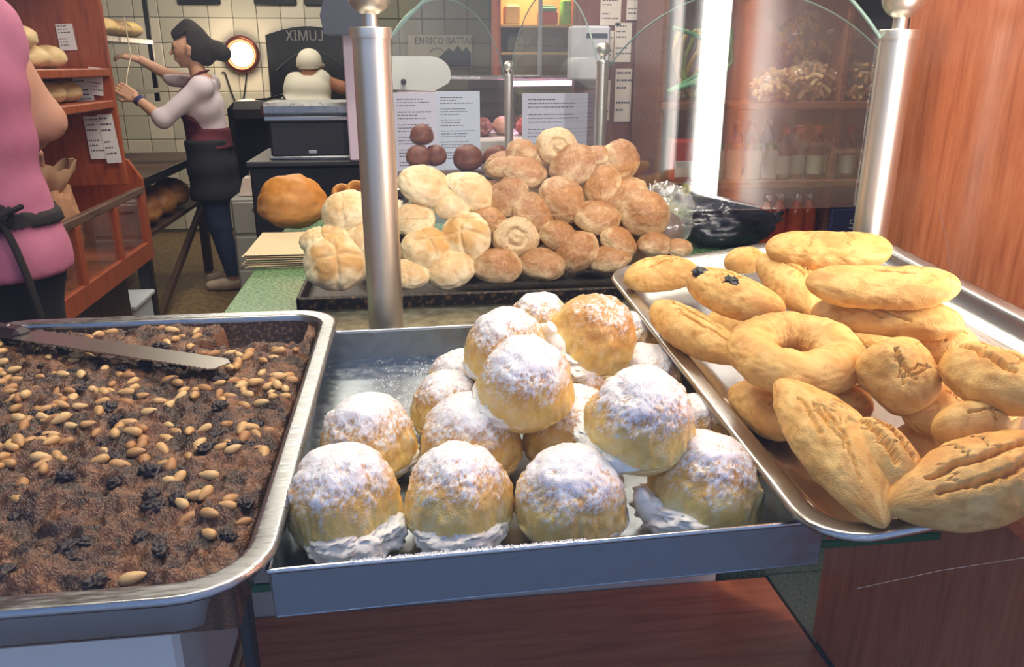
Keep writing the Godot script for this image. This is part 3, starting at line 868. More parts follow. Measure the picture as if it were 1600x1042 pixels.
func make_bun(id: int, at: Vector3, r: float, tx: float, tz: float, az: float, am: float, label: String) -> void:
	var sd := Vector3(id * 3.7, id * 1.3, id * 2.1)
	var bas := Basis(Vector3.RIGHT, tx) * Basis(Vector3.BACK, -tz)
	var o := thing("cream_bun", label, "bun", at - bas.y * 0.036, "sugared cream buns", bas)
	var slit := 0.020
	var dome := 0.060 * r / 0.05
	var cold := lin(240, 206, 122)
	var gold := lin(212, 164, 92)
	var brown := lin(186, 126, 68)
	var sugar := lin(240, 241, 246)
	var bare := 0.5 if id == 15 else 0.05 + 0.09 * sin(id * 2.4)
	var to := Vector3(sin(az), 0, cos(az))
	var top_shape := func(e: Vector3) -> Vector3:
		var low := 0.085 * fbm(e + sd, 1.0) + 0.04 * fbm(e + sd, 2.2)
		var s := Vector2(e.x, e.z).length()
		var rr := r * pow(s, 0.86) * (1.0 + low)
		var y: float
		if e.y > 0.0: y = dome * pow(e.y, 0.92) * (1.0 + low * 0.8)
		else: y = 0.016 * e.y
		# puckers where the dough was gathered
		var fold := clampf(1.0 - absf(e.y - 0.1) * 2.2, 0.0, 1.0)
		rr *= 1.0 - fold * 0.075 * absf(fbm(Vector3(e.x, e.y * 0.35, e.z) + sd, 3.2))
		var dir := Vector2(e.x, e.z) / maxf(s, 1e-4)
		var fine := 0.0005 * fbm(e + sd, 18.0) + 0.0011 * smoothstep(-0.1, 0.3, e.y * 1.15 - 0.60 - bare + 0.34 * fbm(e + sd, 2.2) + 0.42 * fbm(e + sd, 9.0) + 0.5 * fbm(e + sd, 26.0))
		return Vector3(dir.x * (rr + fine), y + fine, dir.y * (rr + fine))
	var top_tint := func(e: Vector3, p: Vector3) -> Color:
		var a := fbm(e + sd, 1.8)
		var q := cold.lerp(gold, smoothstep(0.1, 0.8, e.y + 0.4 * a))
		q = q.lerp(brown, smoothstep(0.45, 0.95, e.y + 0.4 * fbm(e + sd * 2.0, 2.6)) * 0.5)
		q = q.lerp(lin(244, 230, 184), clampf(0.25 + fbm(e + sd * 3.0, 3.0) * 0.9 - e.y * 0.7, 0.0, 0.75))
		var cover := e.y * 1.15 - 0.63 - bare + 0.34 * fbm(e + sd, 2.2) + 0.36 * fbm(e + sd, 8.0) + 0.5 * fbm(e + sd, 28.0)
		return q.lerp(sugar, smoothstep(-0.20, 0.26, cover) * 0.96)
	var lift := 0.10 * am
	var hinge := Basis(to.cross(Vector3.UP).normalized(), lift)
	part(o, "bun_top", mb().blob(176, 92, top_shape, top_tint).mesh(), M.bun, Transform3D(hinge, Vector3(0, slit + 0.004, 0)))
	var low_shape := func(e: Vector3) -> Vector3:
		var s := Vector2(e.x, e.z).length()
		var rr := r * 0.97 * pow(s, 0.7) * (1.0 + 0.05 * fbm(e + sd * 1.7, 1.5))
		var y := 0.004 * e.y if e.y > 0.0 else slit * maxf(e.y * 1.15, -1.0)
		var dir := Vector2(e.x, e.z) / maxf(s, 1e-4)
		if e.y < 0.0: rr *= 1.0 - 0.16 * e.y * e.y
		return Vector3(dir.x * rr, y, dir.y * rr)
	part(o, "bun_bottom", mb().blob(72, 36, low_shape, func(e: Vector3, p: Vector3) -> Color: return lin(234, 208, 146).lerp(lin(205, 150, 84), smoothstep(0.2, 1.0, -e.y + 0.4 * fbm(e + sd, 3.0)))).mesh(), M.bun, Transform3D(Basis(), Vector3(0, slit, 0)))
	var cream_shape := func(e: Vector3) -> Vector3:
		var s := Vector2(e.x, e.z).length()
		var dir := Vector2(e.x, e.z) / maxf(s, 1e-4)
		var near := Vector3(dir.x, 0, dir.y).dot(to)
		var out := smoothstep(0.25, 0.95, near) * am
		var lump := fbm(e + sd * 1.1, 1.9) * 0.13 + absf(fbm(Vector3(e.x, e.y * 2.0, e.z) + sd, 4.2)) * 0.16
		var rr := r * pow(s, 0.6) * (0.92 + 0.22 * out) * (1.0 + lump * (0.15 + out))
		return Vector3(dir.x * rr, e.y * (0.007 + 0.017 * out * s) * (1.0 + lump) - 0.003 * out, dir.y * rr)
	part(o, "cream", mb().blob(96, 40, cream_shape).mesh(), M.cream, Transform3D(Basis(to.cross(Vector3.UP).normalized(), lift * 0.5), Vector3(0, slit + 0.002, 0)))
	if id == 15 or id == 3:
		# a curl of cream squeezed out of the side
		var pts := []
		var rad := []
		for k in 9:
			var t := k / 8.0
			pts.append(to * (r * (0.95 + 0.22 * sin(t * 3.0))) + Vector3(0, slit - 0.006 + 0.05 * t if id == 15 else slit - 0.01 + 0.03 * t, 0) + Vector3(0.012 * sin(t * 5.0), 0, 0.008 * cos(t * 4.0)))
			rad.append(0.016 * (1.0 - 0.55 * t) * (1.0 + 0.22 * sin(t * 14.0)))
		part(o, "cream_curl", mb().tube(pts, rad, 18).mesh(), M.cream)

# ---------------------------------------------------------------- biscuits
func build_biscuits() -> void:
	for k in BISCUITS.size():
		make_biscuit(k, BISCUITS[k])
	make_ring()

func biscuit_tint(p: Vector3, sd: Vector3) -> Color:
	var a := fbm(p + sd, 30.0)
	var q := lin(212, 162, 86).lerp(lin(230, 190, 118), clampf(0.5 + a, 0.0, 1.0))
	q = q.lerp(lin(190, 132, 66), smoothstep(0.05, 0.5, fbm(p + sd, 14.0)) * 0.6)
	q = q.lerp(lin(186, 132, 66), clampf(fbm(p + sd * 2.0, 60.0) * 1.3 - 0.1, 0.0, 0.6))
	return q

func make_biscuit(id: int, d: Array) -> void:
	var a: Vector3 = d[0]
	var b: Vector3 = d[1]
	var kind: String = d[4]
	var half := a.distance_to(b) * 0.5
	var wid: float = d[2] * 0.5
	var thick: float = d[3] * 0.5
	if kind == "flat": wid = maxf(wid * 1.15, 0.03)
	if kind == "spindle":
		half *= 1.10
		wid *= 1.18 if id == 0 else 1.04
		thick *= 1.15 if id == 0 else 1.0
	var ax := (b - a).normalized()
	var up := (Vector3.UP + Vector3(0, 0, 0.5)).normalized()
	up = (up - ax * up.dot(ax)).normalized()
	var o := thing("biscuit", d[6], "biscuit", (a + b) * 0.5, "large biscuits in the bright pan", Basis(ax, up, ax.cross(up)))
	var sd := Vector3(id * 2.3, id * 5.1, id * 1.7)
	var p_end := 2.2 if kind != "spindle" else 1.75
	var q_end := 0.5 if kind != "spindle" else 0.66
	if kind == "flat": p_end = 3.0
	# cracks: crooked lines over the crown, as (along, round) pairs
	var cracks := []
	var many: int = {0: 1, 1: 3, 2: 2, 3: 1, 4: 1}[d[5]]
	for k in many:
		var big: bool = d[5] == 2
		cracks.append([rng.randf_range(-0.55, -0.1) if not big else -0.6, rng.randf_range(-0.5, 0.5) if not big else -0.25 + 0.55 * k, rng.randf_range(0.45, 0.95) if not big else 1.15, rng.randf_range(-0.5, 0.5) if not big else rng.randf_range(-0.15, 0.15), rng.randf() * 9.0, (0.0060 if big else 0.0028)])
	for k in 3 if d[5] > 0 else 1:
		var c0 := rng.randf_range(-0.6, 0.5)
		cracks.append([c0, rng.randf_range(-0.9, 0.3), 0.12, rng.randf_range(0.5, 0.9), rng.randf() * 9.0, 0.0022])
	var nu := 150
	var nv := 168
	var rows := []
	var cols := []
	var bend := 0.10 * half * (1.0 if id % 2 else -1.0)
	for r in nu + 1:
		var s := -cos(PI * r / nu)
		var body := pow(maxf(1.0 - pow(absf(s), p_end), 0.0), q_end)
		if kind == "lump": body *= 1.0 + 0.12 * sin(s * 3.0 + id)
		var row := PackedVector3Array()
		var cr := PackedColorArray()
		for k in nv:
			var t := TAU * k / nv - 0.62 * sin(TAU * k / nv)
			var cy := cos(t)
			var sz := sin(t)
			var e := Vector3(s * half, cy * wid, sz * wid)
			var lump := 1.0 + 0.075 * fbm(e * 22.0 + sd, 1.0) + 0.03 * fbm(e * 70.0 + sd, 1.0)
			var y: float = cy * thick * body * lump
			if kind == "flat": y = signf(cy) * pow(absf(cy), 0.7) * thick * body * lump
			if cy < 0.0: y *= 0.8
			var z: float = sz * wid * body * lump + bend * (1.0 - s * s)
			var hurt := 0.0
			if cy > -0.1:
				for c in cracks:
					var w := clampf((s - c[0]) / c[2], 0.0, 1.0)
					var line: float = c[1] + c[3] * w + 0.10 * noise.get_noise_2d(s * 2.6 + c[4], c[4]) + 0.05 * noise.get_noise_2d(s * 13.0, c[4])
					var da: float = (sin(t) - line) * wid
					var ds: float = (s - (c[0] + c[2] * w)) * half
					var dist: float = sqrt(da * da + ds * ds)
					if c[2] < 0.2: dist = absf(s - c[0] - 0.10 * noise.get_noise_2d(t * 3.0, c[4]) ) * half + maxf(absf(sin(t) - c[1]) - 0.4, 0.0) * wid
					var ww: float = c[5] * 0.45 * (1.0 + 0.4 * noise.get_noise_2d(s * 4.0, c[4] + 3.0))
					hurt = maxf(hurt, exp(-dist * dist / (ww * ww)) * c[5] / 0.0065)
			y -= hurt * thick * 0.36 * body
			row.append(Vector3(s * half, y, z))
			cr.append(biscuit_tint(e, sd))
		rows.append(row); cols.append(cr)
	var m := mb()
	m.grid(rows, cols, true, false)
	part(o, "crumb", m.mesh(), M.biscuit)
	var fruit := []
	if d[5] == 4: fruit = [Vector3(-half * 0.62, thick * 0.72, wid * 0.35), Vector3(half * 0.05, thick * 0.95, wid * 0.4)]
	if d[5] == 3: fruit = [Vector3(0.012, thick * 0.1, wid * 0.95)]
	for q in fruit:
		part(o, "raisin", mb().blob(16, 10, func(e: Vector3) -> Vector3: return Vector3(e.x * 0.010, e.y * 0.003, e.z * 0.007) * (1.0 + 0.9 * fbm(e + q * 50.0, 1.6))).mesh(), mat(rgb(22, 18, 26), 0.4), Transform3D(Basis(Vector3.RIGHT, 0.5), q))

func make_ring() -> void:
	var up := Vector3(-0.05, 0.97, 0.16).normalized()
	var o := thing("ring_biscuit", "thick golden ring biscuit with a hole, lying across the pile", "biscuit", Vector3(0.386, 1.110, -0.728), "large biscuits in the bright pan", up_to(up))
	var rows := []
	var cols := []
	var nu := 200
	var nv := 80
	for r in nv + 1:
		var t := TAU * r / nv
		var row := PackedVector3Array()
		var cr := PackedColorArray()
		for k in nu:
			var a := TAU * k / nu
			var e := Vector3(cos(a), 0, sin(a))
			var rad := 0.0250 * (1.0 + 0.14 * fbm(e, 1.2) + 0.05 * fbm(e + Vector3(0, cos(t), 0) + e * cos(t), 3.0))
			var out := 0.0432 + sin(t) * rad * 1.02
			var y := cos(t) * rad * 0.86
			var p := e * out + Vector3(0, y, 0)
			var hurt := 0.0
			if absf(a - 1.35 - 0.2 * noise.get_noise_2d(t * 2.0, 3.0)) < 0.5:
				hurt = exp(-pow((a - 1.35 - 0.35 * noise.get_noise_2d(t * 2.0, 3.0)) * 0.07 / 0.0022, 2.0)) * smoothstep(0.2, 0.7, sin(t))
			p += (e * -sin(t) - Vector3(0, cos(t), 0)) * hurt * 0.004
			row.append(p)
			cr.append(biscuit_tint(p, Vector3(4, 4, 4)))
		rows.append(row); cols.append(cr)
	var m := mb()
	m.grid(rows, cols, true, true)
	part(o, "crumb", m.mesh(), M.biscuit)

# ---------------------------------------------------------------- rolls in the dark tray
func build_rolls() -> void:
	for k in ROLLS.size():
		var d: Array = ROLLS[k]
		var tilt := deg_to_rad(d[4])
		var lean := deg_to_rad(d[5])
		var bas := Basis(Vector3.BACK, -lean) * Basis(Vector3.RIGHT, tilt) * Basis(Vector3.UP, deg_to_rad(d[6]))
		if d[0] == "b":
			var o := thing("wholemeal_roll", d[7], "bread roll", d[1], "wholemeal rolls in the dark tray", bas)
			brown_roll(o, k, d[2] * 1.03, d[2] * d[3] * 1.03)
		else:
			var o := thing("white_roll", d[7], "bread roll", d[1], "white rolls in the dark tray", bas)
			white_roll(o, k, d[2] * 1.01, d[2] * d[3] * 1.01, d[7].contains("cross") or d[7].contains("folded"))

	# the rolls that carry the others inside the heap
	var first: Node3D = null
	for row in 4:
		for k in [6, 5, 4, 3][row]:
			var at := Vector3(0.02 + 0.085 * k + 0.04 * row + (0.06 if row else 0.0), 1.022 + 0.055 * row, -1.56 - 0.035 * row)
			if row == 0 and k == 0: at.x = -0.06
			if first == null:
				first = thing("heap_roll", "roll inside the heap, hidden behind the outer rolls", "bread roll", at, "rolls inside the heap")
				brown_roll(first, 60, 0.046, 0.034)
			else:
				var c := first.duplicate()
				c.name = numbered("heap_roll")
				add_child(c)
				c.position = at
				c.rotation.y = k * 1.3 + row

func brown_roll(o: Node3D, id: int, r: float, h: float) -> void:
	var sd := Vector3(id * 1.9, id * 4.1, id * 0.7)
	var swirl: bool = id == 1 or id == 13
	var shape := func(e: Vector3) -> Vector3:
		var lump := 1.0 + 0.11 * fbm(e + sd, 0.9) + 0.02 * fbm(e + sd, 4.0)
		var y: float = e.y * h * (1.0 if e.y > 0.0 else 0.8)
		var p := Vector3(e.x * r, y, e.z * r * 0.88) * lump
		if swirl:
			var ring := Vector2(e.x, e.z).length()
			if e.y > 0.0: p.y -= h * 0.30 * exp(-pow((ring - 0.35 + 0.1 * fbm(e + sd, 2.0)) / 0.10, 2.0)) + h * 0.16 * exp(-pow(ring / 0.12, 2.0))
		return p
	var tint := func(e: Vector3, p: Vector3) -> Color:
		var q := lin(218, 192, 148).lerp(lin(172, 122, 74), smoothstep(0.0, 0.85, (e.y if not swirl else -e.y - 0.3) + 0.7 * fbm(e + sd, 1.0)))
		q = q.lerp(lin(232, 208, 166), clampf(fbm(e + sd * 2.0, 5.0) * 0.5, 0.0, 0.35))
		return q.lerp(lin(120, 76, 42), clampf(fbm(e + sd, 22.0) * 2.0 - 0.45, 0.0, 0.6))
	part(o, "crust", mb().blob(84, 48, shape, tint).mesh(), M.crust)

func white_roll(o: Node3D, id: int, r: float, h: float, crossed: bool) -> void:
	var sd := Vector3(id * 2.9, id * 1.1, id * 3.7)
	var deep := 1.0 if crossed else 0.35
	var shape := func(e: Vector3) -> Vector3:
		var lump := 1.0 + 0.08 * fbm(e + sd, 0.9) + 0.03 * fbm(e + sd, 2.6)
		var p := Vector3(e.x * r, e.y * h * (1.0 if e.y > 0.0 else 0.8), e.z * r * 0.95) * lump
		var u := e.x + 0.16 * fbm(e + sd, 1.0) + 0.12 * e.z * e.z
		var w := e.z + 0.16 * fbm(e + sd * 2.0, 1.0) - 0.12 * e.x * e.x
		var cut := maxf(exp(-pow(u / 0.07, 2.0)), exp(-pow(w / 0.07, 2.0))) * smoothstep(-0.15, 0.25, e.y)
		return p * (1.0 - 0.10 * deep * cut)
	var tint := func(e: Vector3, p: Vector3) -> Color:
		var u := e.x + 0.16 * fbm(e + sd, 1.0) + 0.12 * e.z * e.z
		var w := e.z + 0.16 * fbm(e + sd * 2.0, 1.0) - 0.12 * e.x * e.x
		var cut := maxf(exp(-pow(u / 0.07, 2.0)), exp(-pow(w / 0.07, 2.0)))
		var q := lin(240, 224, 182).lerp(lin(212, 166, 100), smoothstep(0.3, 1.0, e.y + 0.6 * fbm(e + sd, 1.2)) * (1.0 if crossed else 0.65))
		q = q.lerp(lin(196, 138, 74), clampf(fbm(e + sd * 2.0, 2.2) * 1.2 - 0.25, 0.0, 0.5) * clampf(e.y + 0.5, 0.0, 1.0))
		return q.lerp(lin(238, 218, 172), cut * 0.35 * deep * smoothstep(-0.15, 0.25, e.y))
	part(o, "crust", mb().blob(84, 48, shape, tint).mesh(), M.crust)

# ---------------------------------------------------------------- posts and glass guard
func post(at: Vector3, top: float, r: float, label: String) -> void:
	var o := thing("guard_post", label, "post", at, "ball topped guard posts")
	var h := top - at.y
	part(o, "shaft", mb().lathe([Vector2(0, 0), Vector2(r, 0), Vector2(r, 0), Vector2(r, h - r * 0.55)], 48).mesh(), M.nickel)
	part(o, "collar", mb().lathe([Vector2(r, h - r * 0.55), Vector2(r * 1.08, h - r * 0.55), Vector2(r * 1.08, h - r * 0.55), Vector2(r * 1.10, h - r * 0.45), Vector2(r * 1.10, h - r * 0.05), Vector2(r * 1.04, h), Vector2(r * 1.04, h), Vector2(0, h)], 48).mesh(), M.nickel)
	part(o, "neck", mb().lathe([Vector2(r * 0.44, h), Vector2(r * 0.40, h + r * 0.1), Vector2(r * 0.40, h + r * 0.75)], 32).mesh(), M.nickel)
	var ball := []
	for k in 25: ball.append(Vector2(sin(PI * k / 24.0) * r * 1.16, h + r * 1.72 - cos(PI * k / 24.0) * r * 1.16))
	part(o, "ball", mb().lathe(ball, 48).mesh(), M.nickel)

func arch_pane(a: Vector3, b: Vector3, bottom: float, shoulder: float, rise: float, label: String) -> Node3D:
	# upright pane between two posts whose top edge is an arch
	var flat := Vector3(b.x - a.x, 0, b.z - a.z)
	var w := flat.length()
	var x := flat.normalized()
	var o := thing("arched_pane", label, "glass pane", Vector3(a.x, bottom, a.z), "arched guard panes", Basis(x, Vector3.UP, x.cross(Vector3.UP)))
	var poly := PackedVector2Array([Vector2(0, 0), Vector2(w, 0)])
	var edge := []
	var R := (w * w * 0.25 + rise * rise) / (2.0 * rise)
	for k in 33:
		var s := w * (1.0 - k / 32.0)
		var y := shoulder - bottom + sqrt(maxf(R * R - pow(s - w * 0.5, 2.0), 0.0)) - (R - rise)
		poly.append(Vector2(s, y)); edge.append(Vector3(s, y, 0))
	part(o, "pane", mb().slab(poly, 0.006).mesh(), M.glass)
	part(o, "edge", mb().tube(edge, 0.0028, 6).mesh(), M.clear_edge)
	return o

func build_guard() -> void:
	var a := Vector3(-0.045, 0.985, -1.232)
	var b := Vector3(0.772, 0.985, -1.250)
	var c := Vector3(0.693, 0.985, -2.90)
	var d := Vector3(0.472, 0.985, -3.80)
	post(a, 1.440, 0.0275, "thick brushed nickel post with ball top behind the bun tray")
	post(b, 1.442, 0.0275, "brushed nickel post with ball top against the wood wall")
	post(c, 1.405, 0.0215, "smaller nickel post with ball top behind the wholemeal rolls")
	post(d, 1.350, 0.020, "farthest slim nickel post with ball top")
	arch_pane(a + Vector3(0.03, 0, 0), b - Vector3(0.03, 0, 0), 1.165, 1.43, 0.17, "front arched pane between the two thick posts, mirroring a white tube")
	arch_pane(d + Vector3(0.01, 0, 0.02), c - Vector3(0.01, 0, 0.02), 1.0, 1.37, 0.30, "small round arched pane behind the wholemeal rolls")
	arch_pane(c + Vector3(0.02, 0, 0), Vector3(1.30, 1, -2.10), 1.0, 1.38, 0.22, "wide arched pane in front of the bottle shelves")
	arch_pane(Vector3(-0.10, 1, -3.2), d - Vector3(0.02, 0, 0), 1.0, 1.34, 0.30, "far arched pane with price lists behind the white rolls")

func loaf(o: Node3D, called: String, size: Vector3, seed_: int, a: Color, b: Color, nu := 36, nv := 22, t := Transform3D()) -> void:
	var sd := Vector3(seed_ * 1.7, seed_ * 0.3, seed_ * 2.9)
	part(o, called, mb().blob(nu, nv, func(e: Vector3) -> Vector3: return Vector3(e.x * size.x, e.y * size.y * (1.0 if e.y > 0.0 else 0.75), e.z * size.z) * (1.0 + 0.09 * fbm(e + sd, 1.1) + 0.03 * fbm(e + sd, 3.0)), func(e: Vector3, p: Vector3) -> Color: return a.lerp(b, smoothstep(-0.2, 0.6, e.y + 0.6 * fbm(e + sd, 1.8)))).mesh(), M.crust, t)

func note(called: String, at: Vector3, size: Vector2, label: String, category: String, group := "", bas := Basis(), lines := 0, paper: Material = null) -> Node3D:
	var o := thing(called, label, category, at, group, bas)
	part(o, "sheet", mb().box(Vector3.ZERO, Vector3(size.x, size.y, 0.0012), 0.0003).mesh(), paper if paper else M.paper)
	if lines:
		var ink := mb()
		for k in lines:
			var w := size.x * rng.randf_range(0.35, 0.82)
			if k % 4 == 3: continue
			var y := size.y * (0.42 - 0.84 * k / lines)
			var x := -size.x * 0.41
			while x < -size.x * 0.41 + w:
				var l := rng.randf_range(0.004, 0.012)
				ink.box(Vector3(x + l * 0.5, y, 0.0008), Vector3(l, size.y * 0.22 / lines, 0.0004), 0.0001)
				x += l + 0.003
		var p := part(o, "print_lines", ink.mesh(), mat(rgb(70, 72, 84), 0.8))
		p.set_meta("kind", "stuff")
	return o

# ---------------------------------------------------------------- left: paper, loaf, bread cabinet, racks
func build_left_side() -> void:
	var ps := thing("paper_stack", "stack of beige wrapping paper sheets on the green marble", "paper", Vector3(-0.262, 0.985, -1.80))
	for k in 7:
		part(ps, "sheet", mb().box(Vector3(0, 0.002 + k * 0.0045, 0), Vector3(0.17, 0.002, 0.24), 0.0006, Basis(Vector3.UP, 0.05 * sin(k * 2.1)) * Basis(Vector3.BACK, 0.012 * sin(k))).mesh(), mat(rgb(214 + (k % 3) * 6, 196 + (k % 2) * 8, 158), 0.85))
	var lf := thing("round_loaf", "big round golden loaf behind the paper stack", "bread", Vector3(-0.285, 1.062, -2.02))
	loaf(lf, "crust", Vector3(0.085, 0.075, 0.085), 4, lin(206, 150, 84), lin(196, 128, 46), 72, 44)
	for k in 4:
		var ck := thing("pastry_ring", ["tube pastry left of the others behind the white rolls", "second tube pastry behind the white rolls", "third tube pastry behind the white rolls", "tube pastry nearest the steel post behind the white rolls"][k], "pastry", Vector3(-0.165 + k * 0.036, 1.085 + 0.01 * k, -2.02 + 0.02 * (k % 2)), "tube pastries", Basis(Vector3.RIGHT, 0.9))
		var rows := []
		var cols := []
		for r in 15:
			var row := PackedVector3Array()
			var cr := PackedColorArray()
			for s in 24:
				var q := 0.018 + 0.008 * sin(TAU * r / 14.0)
				row.append(Vector3(cos(TAU * s / 24) * q, cos(TAU * r / 14.0) * 0.02, sin(TAU * s / 24) * q)); cr.append(lin(210, 150, 78))
			rows.append(row); cols.append(cr)
		var b := mb()
		b.grid(rows, cols, true, true)
		part(ck, "crust", b.mesh(), M.crust)
	var px := thing("pastry_box", "cream cardboard tray under the tube pastries", "box", Vector3(-0.11, 0.985, -2.02))
	part(px, "body", mb().box(Vector3(0, 0.038, 0), Vector3(0.18, 0.076, 0.12), 0.004).mesh(), mat(rgb(226, 214, 186), 0.7))
	var dark := [[Vector3(0.04, 1.205, -2.25), 0.033, "dark glazed bun on top of the two behind the white rolls"], [Vector3(0.03, 1.15, -2.22), 0.035, "dark glazed bun at the bottom left beside the steel post"], [Vector3(0.075, 1.15, -2.24), 0.032, "dark glazed bun under the top one, farther from the post"], [Vector3(0.165, 1.14, -2.25), 0.042, "reddish glazed bun left of its twin in front of the price lists"], [Vector3(0.245, 1.14, -2.25), 0.038, "reddish glazed bun right of its twin in front of the price lists"]]
	for k in dark.size():
		var o := thing("glazed_bun", dark[k][2], "bun", dark[k][0], "dark glazed buns")
		loaf(o, "crust", Vector3.ONE * dark[k][1], 30 + k, lin(150, 96, 70), lin(112, 62, 44))
	var stand := thing("cake_stand", "low wooden riser under the dark glazed buns", "stand", Vector3(0.14, 0.985, -2.24))
	part(stand, "top_board", mb().box(Vector3(0, 0.115, 0), Vector3(0.34, 0.012, 0.14), 0.003).mesh(), M.dark_wood)
	for x in [-0.15, 0.15]: part(stand, "foot", mb().box(Vector3(x, 0.055, 0), Vector3(0.015, 0.11, 0.12), 0.003).mesh(), M.dark_wood)
	# red wood bread cabinet along the left
	var cb := thing("bread_cabinet", "tall red wood bread cabinet with open shelves and glass fronted bin", "cabinet", Vector3(-1.2, 0, -3.25))
	var pz := func(z: float) -> float: return z + 3.25
	part(cb, "back_board", mb().box(Vector3(-0.55, 1.25, pz.call(-3.12)), Vector3(0.03, 1.7, 1.05), 0.003).mesh(), M.red_wood)
	part(cb, "end_board", mb().box(Vector3(-0.28, 1.55, pz.call(-3.65)), Vector3(0.56, 1.30, 0.03), 0.003).mesh(), M.red_wood)
	for y in [1.36, 1.235, 1.80]: part(cb, "shelf", mb().box(Vector3(-0.27, y, pz.call(-3.12)), Vector3(0.54, 0.032, 1.03), 0.004).mesh(), M.red_wood)
	part(cb, "shelf_back", mb().box(Vector3(-0.42, 1.02, pz.call(-3.12)), Vector3(0.02, 0.42, 1.03), 0.003, Basis(Vector3.BACK, 0.35)).mesh(), M.red_wood)
	var end := PackedVector2Array([Vector2(0.0, 0.53), Vector2(0.0, 0.90), Vector2(-0.05, 0.985), Vector2(-0.24, 1.05), Vector2(-0.56, 1.05), Vector2(-0.56, 0.53)])
	for z in [-3.845, -2.55]: part(cb, "bin_end", mb().slab(end, 0.03, Transform3D(Basis(), Vector3(0, 0, pz.call(z)))).mesh(), M.red_wood)
	part(cb, "bin_floor", mb().box(Vector3(-0.28, 0.58, pz.call(-3.2)), Vector3(0.54, 0.03, 1.27), 0.003).mesh(), M.red_wood)
	part(cb, "bottom_rail", mb().box(Vector3(-0.012, 0.575, pz.call(-3.2)), Vector3(0.026, 0.085, 1.28), 0.004).mesh(), M.red_wood)
	part(cb, "top_rail", mb().box(Vector3(-0.012, 0.85, pz.call(-3.2)), Vector3(0.03, 0.032, 1.28), 0.004).mesh(), wood(16, rgb(70, 50, 40), rgb(98, 72, 58), rgb(120, 90, 74), Vector3(3, 3, 0.4), 0.4))
	for z in [-3.815, -3.46, -3.05, -2.6]: part(cb, "stile", mb().box(Vector3(-0.012, 0.725, pz.call(z)), Vector3(0.028, 0.22, 0.04), 0.003).mesh(), M.red_wood)
	for z in [-3.64, -3.26, -2.83]: part(cb, "pane", mb().box(Vector3(-0.012, 0.725, pz.call(z)), Vector3(0.005, 0.22, 0.40), 0.001).mesh(), M.glass)
	part(cb, "plinth", mb().box(Vector3(-0.33, 0.28, pz.call(-3.2)), Vector3(0.42, 0.53, 1.2), 0.004).mesh(), M.dark_wood)
	part(cb, "bin_wall", mb().box(Vector3(-0.54, 0.8, pz.call(-3.2)), Vector3(0.02, 0.5, 1.26), 0.003).mesh(), M.red_wood)
	var bag := thing("paper_bag", "crumpled brown paper bag standing in the cabinet bin", "bag", Vector3(-1.36, 0.60, -3.22))
	part(bag, "body", mb().blob(60, 40, func(e: Vector3) -> Vector3:
		var k := 1.0 + 0.13 * fbm(e, 1.5) + 0.09 * absf(fbm(e, 4.0))
		var spread := 1.0 + 0.35 * maxf(e.y - 0.45, 0.0)
		return Vector3(e.x * 0.10 * spread, 0.19 + e.y * 0.19, e.z * 0.13 * spread) * k).mesh(), mat(rgb(188, 140, 104), 0.8))
	var frill := []
	for r in 7:
		var row := PackedVector3Array()
		for s in 40:
			var a := TAU * s / 40.0
			var e := Vector3(cos(a), 0, sin(a))
			var flare: float = [0.055, 0.085, 0.105, 0.115, 0.111, 0.10, 0.055][r] * (1.0 + 0.35 * fbm(e, 2.2))
			row.append(e * flare + Vector3(0, [0.34, 0.37, 0.40, 0.44, 0.438, 0.395, 0.345][r] + 0.05 * fbm(e + Vector3(4, 0, 0), 1.6), 0))
		frill.append(row)
	var fm := mb()
	fm.grid(frill, [], true)
	part(bag, "collar", fm.mesh(), mat(rgb(206, 166, 132), 0.8))
	var shelf_rolls := [[-3.02, 1.376, 0.0, "left"], [-3.17, 1.376, 0.0, "middle"], [-3.33, 1.376, 0.0, "right"], [-3.10, 1.376, 1.0, "upper"], [-3.08, 1.251, 0.0, "first"], [-3.26, 1.251, 0.0, "second"], [-3.42, 1.251, 0.0, "third"], [-3.34, 1.251, 2.0, "rear"]]
	var words := ["pale roll at the near end of the cabinet's upper shelf", "pale roll in the middle of the cabinet's upper shelf", "pale roll at the far end of the cabinet's upper shelf by the notes", "pale roll lying on two others on the cabinet's upper shelf", "roll at the near end of the cabinet's lower shelf", "roll in the middle of the cabinet's lower shelf", "roll at the far end of the cabinet's lower shelf", "roll behind the others on the cabinet's lower shelf"]
	for k in shelf_rolls.size():
		var q: Array = shelf_rolls[k]
		var o := thing("shelf_roll", words[k], "bread roll", Vector3(-1.31 if q[2] < 2.0 else -1.45, q[1] + (0.035 if q[2] != 1.0 else 0.10), q[0]), "rolls on the cabinet shelves")
		loaf(o, "crust", Vector3(0.065, 0.046, 0.075), 50 + k, lin(228, 206, 158), lin(216, 184, 128))
	# notices stuck to the end board
	var nl := [[-1.345, 1.495, 0.065, 0.10, 0.05, "small note highest on the cabinet's end board"], [-1.312, 1.30, 0.07, 0.145, 0.04, "note in the middle of the cabinet's end board"], [-1.258, 1.325, 0.055, 0.11, -0.12, "crooked note overlapping the middle one on the cabinet's end board"], [-1.295, 1.10, 0.065, 0.175, 0.03, "long note lowest on the cabinet's end board"], [-1.238, 1.095, 0.06, 0.20, 0.06, "longest note at the free edge of the cabinet's end board"]]
	for k in nl.size():
		var q: Array = nl[k]
		note("pinned_note", Vector3(q[0], q[1], -3.630 + 0.002 * k), Vector2(q[2], q[3]), q[5], "note", "notes on the end board", Basis(Vector3.BACK, q[4]), 7)
	note("price_sheet", Vector3(-1.729, 1.58, -3.0), Vector2(0.26, 0.2), "white printed sheet on the back of the cabinet above the rolls", "notice", "", Basis(Vector3.UP, PI / 2), 9)
